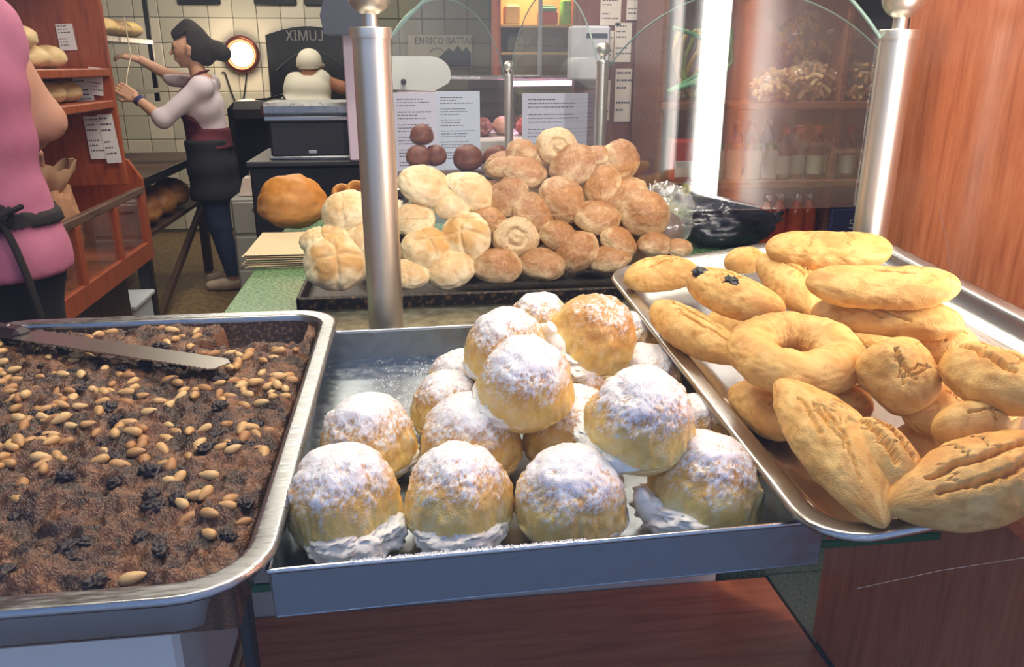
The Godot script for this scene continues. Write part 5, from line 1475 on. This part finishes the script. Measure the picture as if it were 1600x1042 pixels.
	for k in 9:
		var x := -0.06 + 0.018 * k
		var pts := []
		for j in 8: pts.append(Vector3(x + 0.02 * sin(j * 0.9 + k), 0.02 + 0.032 * j, 0.02 * cos(j * 1.1 + k * 2)))
		part(gb, "strand", mb().tube(pts, 0.010, 7).mesh(), mat([rgb(176, 146, 88), rgb(150, 130, 76), rgb(120, 140, 80)][k % 3], 0.7))
	for s in 3:
		var pts := []
		for j in 14: pts.append(Vector3(-0.10 + 0.22 * sin(PI * j / 13.0 * (0.6 + 0.2 * s)), 0.04 + 0.21 * j / 13.0, 0.03 + 0.01 * s))
		part(gb, "ribbon", mb().tube(pts, 0.008, 6).mesh(), mat(rgb(70, 140, 100), 0.4))
	# things on the counter right of the rolls
	var bg := thing("black_bag", "crumpled black plastic bag on the counter right of the rolls", "bag", Vector3(0.735, 0.985, -1.78))
	part(bg, "body", mb().blob(60, 40, func(e: Vector3) -> Vector3: return Vector3(e.x * 0.115, 0.045 + e.y * 0.05, e.z * 0.07) * (1.0 + 0.16 * fbm(e, 1.5) + 0.10 * absf(fbm(e, 3.5)))).mesh(), mat(rgb(30, 30, 40), 0.25))
	part(bg, "knot", mb().blob(16, 12, func(e: Vector3) -> Vector3: return Vector3(0.11 + e.x * 0.02, 0.06 + e.y * 0.015, e.z * 0.015) * (1.0 + 0.2 * fbm(e, 2.0))).mesh(), mat(rgb(46, 40, 46), 0.25))
	var wr := thing("plastic_wrap", "loose clear plastic bag with brown rolls beside the black bag", "bag", Vector3(0.565, 0.985, -1.72))
	part(wr, "film", mb().blob(48, 32, func(e: Vector3) -> Vector3: return Vector3(e.x * 0.06, 0.075 + e.y * 0.075, e.z * 0.06) * (1.0 + 0.2 * fbm(e, 1.8) + 0.12 * absf(fbm(e, 4.0)))).mesh(), glass(0.12))
	loaf(wr, "filling", Vector3(0.045, 0.05, 0.045), 91, lin(120, 78, 64), lin(96, 60, 50), 24, 16, Transform3D(Basis(), Vector3(0, 0.045, 0)))

# ---------------------------------------------------------------- people
func hand(b: MB, wrist: Vector3, dir: Vector3, back: Vector3, side: float, curl: float, skin: Color) -> void:
	# palm, four fingers of different length and a thumb leaving the side of the palm
	dir = dir.normalized()
	back = (back - dir * back.dot(dir)).normalized()
	var across := dir.cross(back) * side
	var bones := []
	var palm := wrist + dir * 0.085
	for k in 4:
		var x := (k - 1.5) * 0.019
		bones.append([wrist + dir * 0.012 + across * x * 0.7, palm + across * x, 0.0165, 0.0125])
		var l: float = [0.066, 0.076, 0.072, 0.056][k]
		var p := palm + across * x
		var d := dir
		for j in 3:
			d = d.rotated(dir.cross(back).normalized(), -curl * (0.5 + 0.3 * j))
			var q: Vector3 = p + d * l * [0.45, 0.31, 0.24][j]
			bones.append([p, q, 0.0092 - j * 0.0007, 0.0085 - j * 0.0007])
			p = q
	var t0 := wrist + dir * 0.025 - across * 0.030
	var t1 := t0 + dir * 0.030 - across * 0.022 - back * 0.012
	bones.append([wrist + dir * 0.01, t0, 0.016, 0.0125])
	bones.append([t0, t1, 0.0125, 0.0105])
	bones.append([t1, t1 + dir * 0.028 - across * 0.004 - back * 0.008, 0.0105, 0.0085])
	b.melt(bones, 0.0042, 0.006, null, func(_p: Vector3) -> Color: return skin)

func head(b: MB, at: Vector3, look: Vector3, up: Vector3, r: float, skin: Color) -> void:
	look = look.normalized()
	up = (up - look * up.dot(look)).normalized()
	var side := look.cross(up)
	var bones := [[at + up * r * 0.22 - look * r * 0.2, at + up * r * 0.12 + look * r * 0.15, r * 0.98, r * 0.92],
		[at - up * r * 0.55 + look * r * 0.28, at - up * r * 0.05 + look * r * 0.2, r * 0.55, r * 0.76],
		[at - up * r * 0.95 + look * r * 0.52, at - up * r * 0.72 + look * r * 0.50, r * 0.24, r * 0.36],
		[at + up * r * 0.10 + look * r * 0.98, at - up * r * 0.26 + look * r * 1.22, r * 0.09, r * 0.13],
		[at - up * r * 0.52 + look * r * 0.92 - side * r * 0.2, at - up * r * 0.52 + look * r * 0.92 + side * r * 0.2, r * 0.09, r * 0.09],
		[at - up * r * 0.66 + look * r * 0.86 - side * r * 0.16, at - up * r * 0.66 + look * r * 0.86 + side * r * 0.16, r * 0.10, r * 0.10],
		[at + up * r * 0.28 + look * r * 0.90 - side * r * 0.5, at + up * r * 0.28 + look * r * 0.96 + side * r * 0.5, r * 0.10, r * 0.10]]
	for s in [-1.0, 1.0]:
		bones.append([at + up * r * 0.12 + side * s * r * 0.96 - look * r * 0.06, at - up * r * 0.28 + side * s * r * 0.92 - look * r * 0.02, r * 0.17, r * 0.11])
		bones.append([at - up * r * 0.15 + look * r * 0.55 + side * s * r * 0.42, at - up * r * 0.2 + look * r * 0.62 + side * s * r * 0.42, r * 0.34, r * 0.3])
	b.melt(bones, r * 0.055, r * 0.22, null, func(p: Vector3) -> Color:
		var q := p - at
		var y := q.dot(up) / r
		var x := absf(q.dot(side)) / r
		var z := q.dot(look) / r
		if z > 0.75 and absf(y + 0.59) < 0.13 and x < 0.27: return lin(150, 82, 78)
		if z > 0.6 and absf(y - 0.30) < 0.06 and x > 0.18 and x < 0.62: return lin(60, 44, 38)
		if z > 0.55 and absf(y - 0.06) < 0.075 and x > 0.24 and x < 0.52: return lin(52, 40, 36)
		return skin)

func solid(col: Color) -> Callable: return func(_p: Vector3) -> Color: return col

func build_people() -> void:
	woman()
	pink_person()
	oven_person()

func woman() -> void:
	var o := thing("person", "woman in white top, maroon apron and jeans reaching towards the bread rack", "person", Vector3(-1.22, 0, -5.3))
	var skin := lin(206, 158, 132)
	var body := mb()
	var sh_n := Vector3(0.02, 1.262, 0.145)
	var el_n := Vector3(-0.205, 1.085, 0.205)
	var wr_n := Vector3(-0.355, 1.205, 0.16)
	var sh_f := Vector3(0.0, 1.275, -0.145)
	var el_f := Vector3(-0.23, 1.315, -0.21)
	var wr_f := Vector3(-0.40, 1.420, -0.17)
	var torso := [[Vector3(-0.005, 0.86, -0.075), Vector3(-0.005, 0.86, 0.075), 0.105, 0.105], [Vector3(0.0, 0.90, 0), Vector3(-0.01, 1.08, 0), 0.105, 0.105], [Vector3(-0.015, 1.15, -0.06), Vector3(-0.015, 1.15, 0.06), 0.105, 0.105], [Vector3(-0.06, 1.17, -0.06), Vector3(-0.06, 1.17, 0.06), 0.07, 0.07], [sh_f, sh_n, 0.055, 0.055]]
	var arms := [[sh_n, el_n, 0.050, 0.040], [sh_f, el_f, 0.050, 0.040]]
	var fore := [[el_n, wr_n, 0.038, 0.026], [el_f, wr_f, 0.038, 0.026]]
	var legs := []
	for s in [-1.0, 1.0]:
		legs.append([Vector3(-0.005, 0.84, 0.075 * s), Vector3(-0.005 + 0.02 * s, 0.44, 0.085 * s), 0.092, 0.060])
		legs.append([Vector3(-0.005 + 0.02 * s, 0.44, 0.085 * s), Vector3(0.055 + 0.02 * s, 0.09, 0.09 * s), 0.058, 0.036])
	body.melt(torso + arms + fore + legs + [[Vector3(-0.005, 1.27, 0), Vector3(-0.035, 1.40, 0), 0.052, 0.046]], 0.012, 0.03, null, solid(skin))
	head(body, Vector3(-0.055, 1.475, 0), Vector3(-1, 0.03, 0.12), Vector3.UP, 0.088, skin)
	hand(body, wr_n, Vector3(-0.7, 0.45, -0.1), Vector3(-0.4, 0.6, 0.6), 1.0, 0.55, skin)
	hand(body, wr_f, Vector3(-1, 0.25, 0.1), Vector3(0, 1, 0.2), -1.0, 0.5, skin)
	part(o, "body", body.mesh(), M.skin_paint)
	var grow := func(list: Array, d: float) -> Array: return list.map(func(q): return [q[0], q[1], q[2] + d, q[3] + d])
	part(o, "shirt", mb().melt(grow.call(torso + arms, 0.011) + [[el_n, el_n.lerp(wr_n, 0.15), 0.05, 0.044], [el_f, el_f.lerp(wr_f, 0.1), 0.05, 0.044]], 0.012, 0.03, func(p: Vector3) -> float: return maxf(0.93 - p.y, p.y - 1.305 - 0.25 * maxf(absf(p.z) - 0.05, 0.0)), solid(lin(224, 214, 226))).mesh(), M.cloth)
	part(o, "jeans", mb().melt(grow.call(legs, 0.012) + [[Vector3(-0.005, 0.86, -0.07), Vector3(-0.005, 0.86, 0.07), 0.115, 0.115]], 0.012, 0.03, func(p: Vector3) -> float: return maxf(0.10 - p.y, p.y - 0.98), solid(lin(46, 60, 92))).mesh(), M.cloth)
	var ap := part(o, "apron", mb().melt(grow.call(torso, 0.028), 0.012, 0.03, func(p: Vector3) -> float: return maxf(maxf(0.90 - p.y, p.y - 1.02 - maxf(-p.x - 0.01, 0.0) * 2.6), maxf(absf(p.z) - 0.17 + maxf(p.y - 1.05, 0.0) * 0.35, p.y - 1.27)), solid(lin(92, 36, 48))).mesh(), M.cloth)
	for s in [-1.0, 1.0]: part(ap, "strap", mb().tube([Vector3(-0.115, 1.22, 0.085 * s), Vector3(-0.06, 1.305, 0.085 * s), Vector3(0.0, 1.345, 0.06 * s), Vector3(0.035, 1.355, 0.0)], 0.013, 8, lin(92, 36, 48), 0.5).mesh(), M.cloth)
	part(o, "apron_skirt", mb().melt([[Vector3(-0.01, 0.93, -0.07), Vector3(-0.01, 0.93, 0.07), 0.125, 0.125], [Vector3(0.0, 0.78, -0.075), Vector3(0.0, 0.78, 0.075), 0.138, 0.138], [Vector3(0.005, 0.62, -0.08), Vector3(0.005, 0.62, 0.08), 0.142, 0.142]], 0.012, 0.05, func(p: Vector3) -> float: return maxf(0.59 - p.y, p.y - 0.955), solid(lin(30, 30, 37))).mesh(), M.cloth)
	part(o, "hair", mb().melt([[Vector3(-0.035, 1.525, 0), Vector3(-0.01, 1.50, 0), 0.098, 0.092], [Vector3(0.01, 1.46, 0), Vector3(0.035, 1.43, 0), 0.075, 0.05], [Vector3(0.10, 1.475, 0), Vector3(0.135, 1.455, 0), 0.055, 0.05], [Vector3(-0.115, 1.565, 0.02), Vector3(-0.05, 1.60, 0), 0.03, 0.05]], 0.009, 0.03, func(p: Vector3) -> float: return minf(1.535 - p.y + (p.x + 0.10) * 0.7, -0.045 - p.x), solid(lin(34, 25, 28))).mesh(), M.cloth)
	for s in [-1.0, 1.0]:
		part(o, "shoe", mb().melt([[Vector3(0.07 + 0.02 * s, 0.05, 0.09 * s), Vector3(0.0 + 0.02 * s, 0.045, 0.09 * s), 0.042, 0.042], [Vector3(0.0 + 0.02 * s, 0.042, 0.09 * s), Vector3(-0.10 + 0.02 * s, 0.034, 0.09 * s), 0.042, 0.032]], 0.009, 0.02, func(p: Vector3) -> float: return 0.004 - p.y, solid(lin(196, 178, 160))).mesh(), M.cloth)
	var wt := el_n.lerp(wr_n, 0.88)
	part(o, "watch", mb().tube([wt - (wr_n - el_n).normalized() * 0.010, wt + (wr_n - el_n).normalized() * 0.010], 0.033, 14, lin(60, 60, 110)).mesh(), M.cloth)
	whole("twine", mb().tube([Vector3(-1.66, 1.66, -5.42), Vector3(-1.66, 1.44, -5.44), Vector3(-1.64, 1.33, -5.25), Vector3(-1.625, 1.24, -5.15)], 0.004, 6), mat(rgb(206, 196, 170), 0.8), "pale twine held between the woman's hands", "string")

func pink_person() -> void:
	var o := thing("person", "person in a pink T-shirt with black apron strings, back turned, beside the cabinet", "person", Vector3(-1.05, 0, -2.15))
	var skin := lin(196, 146, 124)
	var pink := lin(178, 104, 136)
	var body := mb()
	var sh := Vector3(0.065, 1.475, -0.02)
	var el := Vector3(0.135, 1.255, -0.09)
	var wr := Vector3(-0.02, 1.16, -0.29)
	var shl := Vector3(-0.25, 1.475, -0.05)
	var ell := Vector3(-0.32, 1.20, -0.10)
	var wrl := Vector3(-0.24, 1.12, -0.32)
	var torso := [[Vector3(-0.13, 0.93, 0), Vector3(0.015, 0.93, 0), 0.14, 0.14], [Vector3(-0.13, 1.03, 0), Vector3(0.01, 1.03, 0), 0.122, 0.122], [Vector3(-0.13, 1.10, 0), Vector3(0.008, 1.10, 0), 0.112, 0.112], [Vector3(-0.14, 1.22, 0), Vector3(0.008, 1.22, 0), 0.118, 0.118], [Vector3(-0.15, 1.34, 0), Vector3(0.004, 1.34, 0), 0.126, 0.126], [Vector3(-0.16, 1.42, 0), Vector3(0.0, 1.42, 0), 0.115, 0.115], [shl, sh, 0.062, 0.062]]
	var arms := [[sh, el, 0.052, 0.044], [shl, ell, 0.055, 0.046]]
	var fore := [[el, wr, 0.043, 0.030], [ell, wrl, 0.045, 0.030]]
	var legs := []
	for s in [-1.0, 1.0]:
		legs.append([Vector3(-0.05 + 0.075 * s, 0.88, 0), Vector3(-0.045 + 0.08 * s, 0.46, 0.01), 0.095, 0.065])
		legs.append([Vector3(-0.035 + 0.085 * s, 0.46, 0.01), Vector3(-0.035 + 0.085 * s, 0.09, 0.03), 0.062, 0.04])
		legs.append([Vector3(-0.035 + 0.085 * s, 0.05, 0.03), Vector3(-0.035 + 0.09 * s, 0.035, -0.13), 0.042, 0.034])
	body.melt(torso + arms + fore + legs + [[Vector3(-0.085, 1.48, 0), Vector3(-0.085, 1.60, -0.01), 0.058, 0.052]], 0.014, 0.035, null, solid(skin))
	head(body, Vector3(-0.085, 1.69, -0.02), Vector3(-0.4, -0.1, -1), Vector3.UP, 0.095, skin)
	hand(body, wr, Vector3(-0.3, -0.2, -1), Vector3.UP, 1.0, 0.5, skin)
	hand(body, wrl, Vector3(0.3, -0.1, -1), Vector3.UP, -1.0, 0.5, skin)
	part(o, "body", body.mesh(), M.skin_paint)
	var grow := func(list: Array, d: float) -> Array: return list.map(func(q): return [q[0], q[1], q[2] + d, q[3] + d])
	var folds := func(p: Vector3) -> Color: return pink.lerp(lin(194, 118, 150), clampf(0.5 + fbm(p, 6.0), 0.0, 1.0))
	part(o, "shirt", mb().melt(grow.call(torso, 0.014) + [[sh, sh.lerp(el, 0.2), 0.07, 0.066], [shl, shl.lerp(ell, 0.5), 0.072, 0.066], [Vector3(-0.12, 0.90, 0.02), Vector3(0.012, 0.90, 0.02), 0.155, 0.155], [Vector3(-0.10, 1.17, 0.105), Vector3(0.06, 1.13, 0.085), 0.022, 0.018], [Vector3(-0.10, 1.10, 0.11), Vector3(0.07, 1.065, 0.08), 0.02, 0.018], [Vector3(-0.08, 1.24, 0.115), Vector3(0.05, 1.19, 0.095), 0.018, 0.014]], 0.011, 0.03, func(p: Vector3) -> float: return maxf(0.885 - p.y, p.y - 1.56), folds).mesh(), M.cloth)
	part(o, "trousers", mb().melt(grow.call(legs.filter(func(q): return q[2] > 0.05), 0.016) + [[Vector3(-0.12, 0.92, 0), Vector3(0.0, 0.92, 0), 0.152, 0.152]], 0.014, 0.035, func(p: Vector3) -> float: return maxf(0.08 - p.y, p.y - 0.99), solid(lin(24, 24, 28))).mesh(), M.cloth)
	part(o, "hair", mb().melt([[Vector3(-0.09, 1.73, 0.01), Vector3(-0.075, 1.71, 0.03), 0.105, 0.1], [Vector3(-0.08, 1.65, 0.05), Vector3(-0.08, 1.61, 0.06), 0.07, 0.05]], 0.012, 0.03, func(p: Vector3) -> float: return -p.z - 0.04 - maxf(p.y - 1.73, 0.0), solid(lin(50, 36, 30))).mesh(), M.cloth)
	var black := lin(30, 28, 26)
	var ap := part(o, "apron", mb().melt(grow.call(torso.slice(0, 3), 0.026), 0.012, 0.03, func(p: Vector3) -> float: return maxf(absf(p.y - 1.045 + 0.10 * (p.x + 0.04)) - 0.020, 0.0) * 4.0 - 0.001 if absf(p.y - 1.045 + 0.10 * (p.x + 0.04)) > 0.020 else -1.0, solid(black)).mesh(), M.cloth)
	var kx := 0.088
	part(ap, "knot", mb().blob(20, 14, func(e: Vector3) -> Vector3: return Vector3(kx + e.x * 0.032, 1.045 + e.y * 0.026, 0.138 + e.z * 0.024) * (1.0 + 0.03 * fbm(e, 2.0)), func(_e: Vector3, _p: Vector3) -> Color: return black).mesh(), M.cloth)
	part(ap, "string", mb().tube([Vector3(kx - 0.01, 1.04, 0.152), Vector3(kx - 0.026, 0.98, 0.175), Vector3(kx - 0.03, 0.90, 0.19), Vector3(kx - 0.03, 0.83, 0.185)], 0.022, 10, black, 0.3).mesh(), M.cloth)
	part(ap, "string", mb().tube([Vector3(kx + 0.008, 1.04, 0.146), Vector3(kx + 0.03, 0.97, 0.152), Vector3(kx + 0.045, 0.90, 0.155), Vector3(kx + 0.055, 0.80, 0.15)], 0.016, 10, black, 0.35).mesh(), M.cloth)
	part(ap, "bow", mb().tube([Vector3(kx, 1.045, 0.145), Vector3(kx + 0.025, 1.06, 0.142), Vector3(kx + 0.045, 1.07, 0.12)], 0.014, 10, black, 0.5).mesh(), M.cloth)

func oven_person() -> void:
	var o := thing("person", "person in white cap and shirt working at the oven mouth, back turned", "person", Vector3(-0.71, 0, -6.45))
	var skin := lin(176, 122, 92)
	var white := lin(214, 212, 198)
	var body := mb()
	var sh := Vector3(0.075, 1.285, -0.05)
	var el := Vector3(0.22, 1.225, -0.10)
	var wr := Vector3(0.40, 1.17, -0.16)
	var shl := Vector3(-0.115, 1.265, -0.05)
	var ell := Vector3(-0.15, 1.06, -0.12)
	var wrl := Vector3(-0.08, 0.98, -0.32)
	var torso := [[Vector3(-0.09, 0.86, 0.02), Vector3(0.06, 0.86, 0.02), 0.12, 0.12], [Vector3(-0.12, 1.05, 0.02), Vector3(0.05, 1.05, 0.02), 0.125, 0.12], [Vector3(-0.09, 1.20, -0.02), Vector3(0.04, 1.20, -0.02), 0.10, 0.10], [shl, sh, 0.055, 0.055]]
	var arms := [[sh, el, 0.052, 0.044], [shl, ell, 0.052, 0.044]]
	var legs := []
	for s in [-1.0, 1.0]:
		legs.append([Vector3(-0.015 + 0.085 * s, 0.82, 0.02), Vector3(-0.015 + 0.085 * s, 0.44, 0.0), 0.09, 0.062])
		legs.append([Vector3(-0.015 + 0.085 * s, 0.44, 0.0), Vector3(-0.015 + 0.085 * s, 0.09, 0.03), 0.06, 0.04])
		legs.append([Vector3(-0.015 + 0.085 * s, 0.05, 0.03), Vector3(-0.015 + 0.09 * s, 0.035, -0.12), 0.042, 0.034])
	body.melt(torso + arms + legs + [[el, wr, 0.042, 0.028], [ell, wrl, 0.042, 0.028], [Vector3(-0.01, 1.28, -0.04), Vector3(0.0, 1.36, -0.07), 0.055, 0.05]], 0.014, 0.035, null, solid(skin))
	head(body, Vector3(0.0, 1.385, -0.09), Vector3(0.15, -0.35, -1), Vector3.UP, 0.088, skin)
	hand(body, wr, Vector3(1, -0.2, -0.4), Vector3.UP, 1.0, 0.5, skin)
	hand(body, wrl, Vector3(0.3, -0.1, -1), Vector3.UP, -1.0, 0.5, skin)
	part(o, "body", body.mesh(), M.skin_paint)
	var grow := func(list: Array, d: float) -> Array: return list.map(func(q): return [q[0], q[1], q[2] + d, q[3] + d])
	part(o, "shirt", mb().melt(grow.call(torso, 0.014) + [[sh, sh.lerp(el, 0.15), 0.064, 0.058], [shl, shl.lerp(ell, 0.5), 0.062, 0.056]], 0.012, 0.03, func(p: Vector3) -> float: return maxf(0.80 - p.y, 0.066 - Vector2(p.x, p.z + 0.05).length() if p.y > 1.285 else -1.0), solid(white)).mesh(), M.cloth)
	part(o, "trousers", mb().melt(grow.call(legs.filter(func(q): return q[2] > 0.05), 0.016), 0.014, 0.035, func(p: Vector3) -> float: return maxf(0.08 - p.y, p.y - 0.9), solid(lin(190, 188, 180))).mesh(), M.cloth)
	var cap := part(o, "cap", mb().melt([[Vector3(0.0, 1.415, -0.09), Vector3(0.0, 1.405, -0.065), 0.093, 0.095]], 0.009, 0.02, func(p: Vector3) -> float: return 1.385 - p.y - (p.z + 0.09) * 0.3, solid(lin(222, 218, 202))).mesh(), M.cloth)
	part(cap, "peak", mb().melt([[Vector3(0.05, 1.395, -0.15), Vector3(0.08, 1.385, -0.20), 0.03, 0.02]], 0.008, 0.02, null, solid(lin(200, 196, 182))).mesh(), M.cloth)
	part(cap, "band", mb().lathe([Vector2(0.090, 1.376), Vector2(0.098, 1.378), Vector2(0.098, 1.394), Vector2(0.090, 1.396)], 28, Transform3D(Basis(), Vector3(0, 0, -0.072))).mesh(), mat(rgb(196, 188, 168), 0.8))
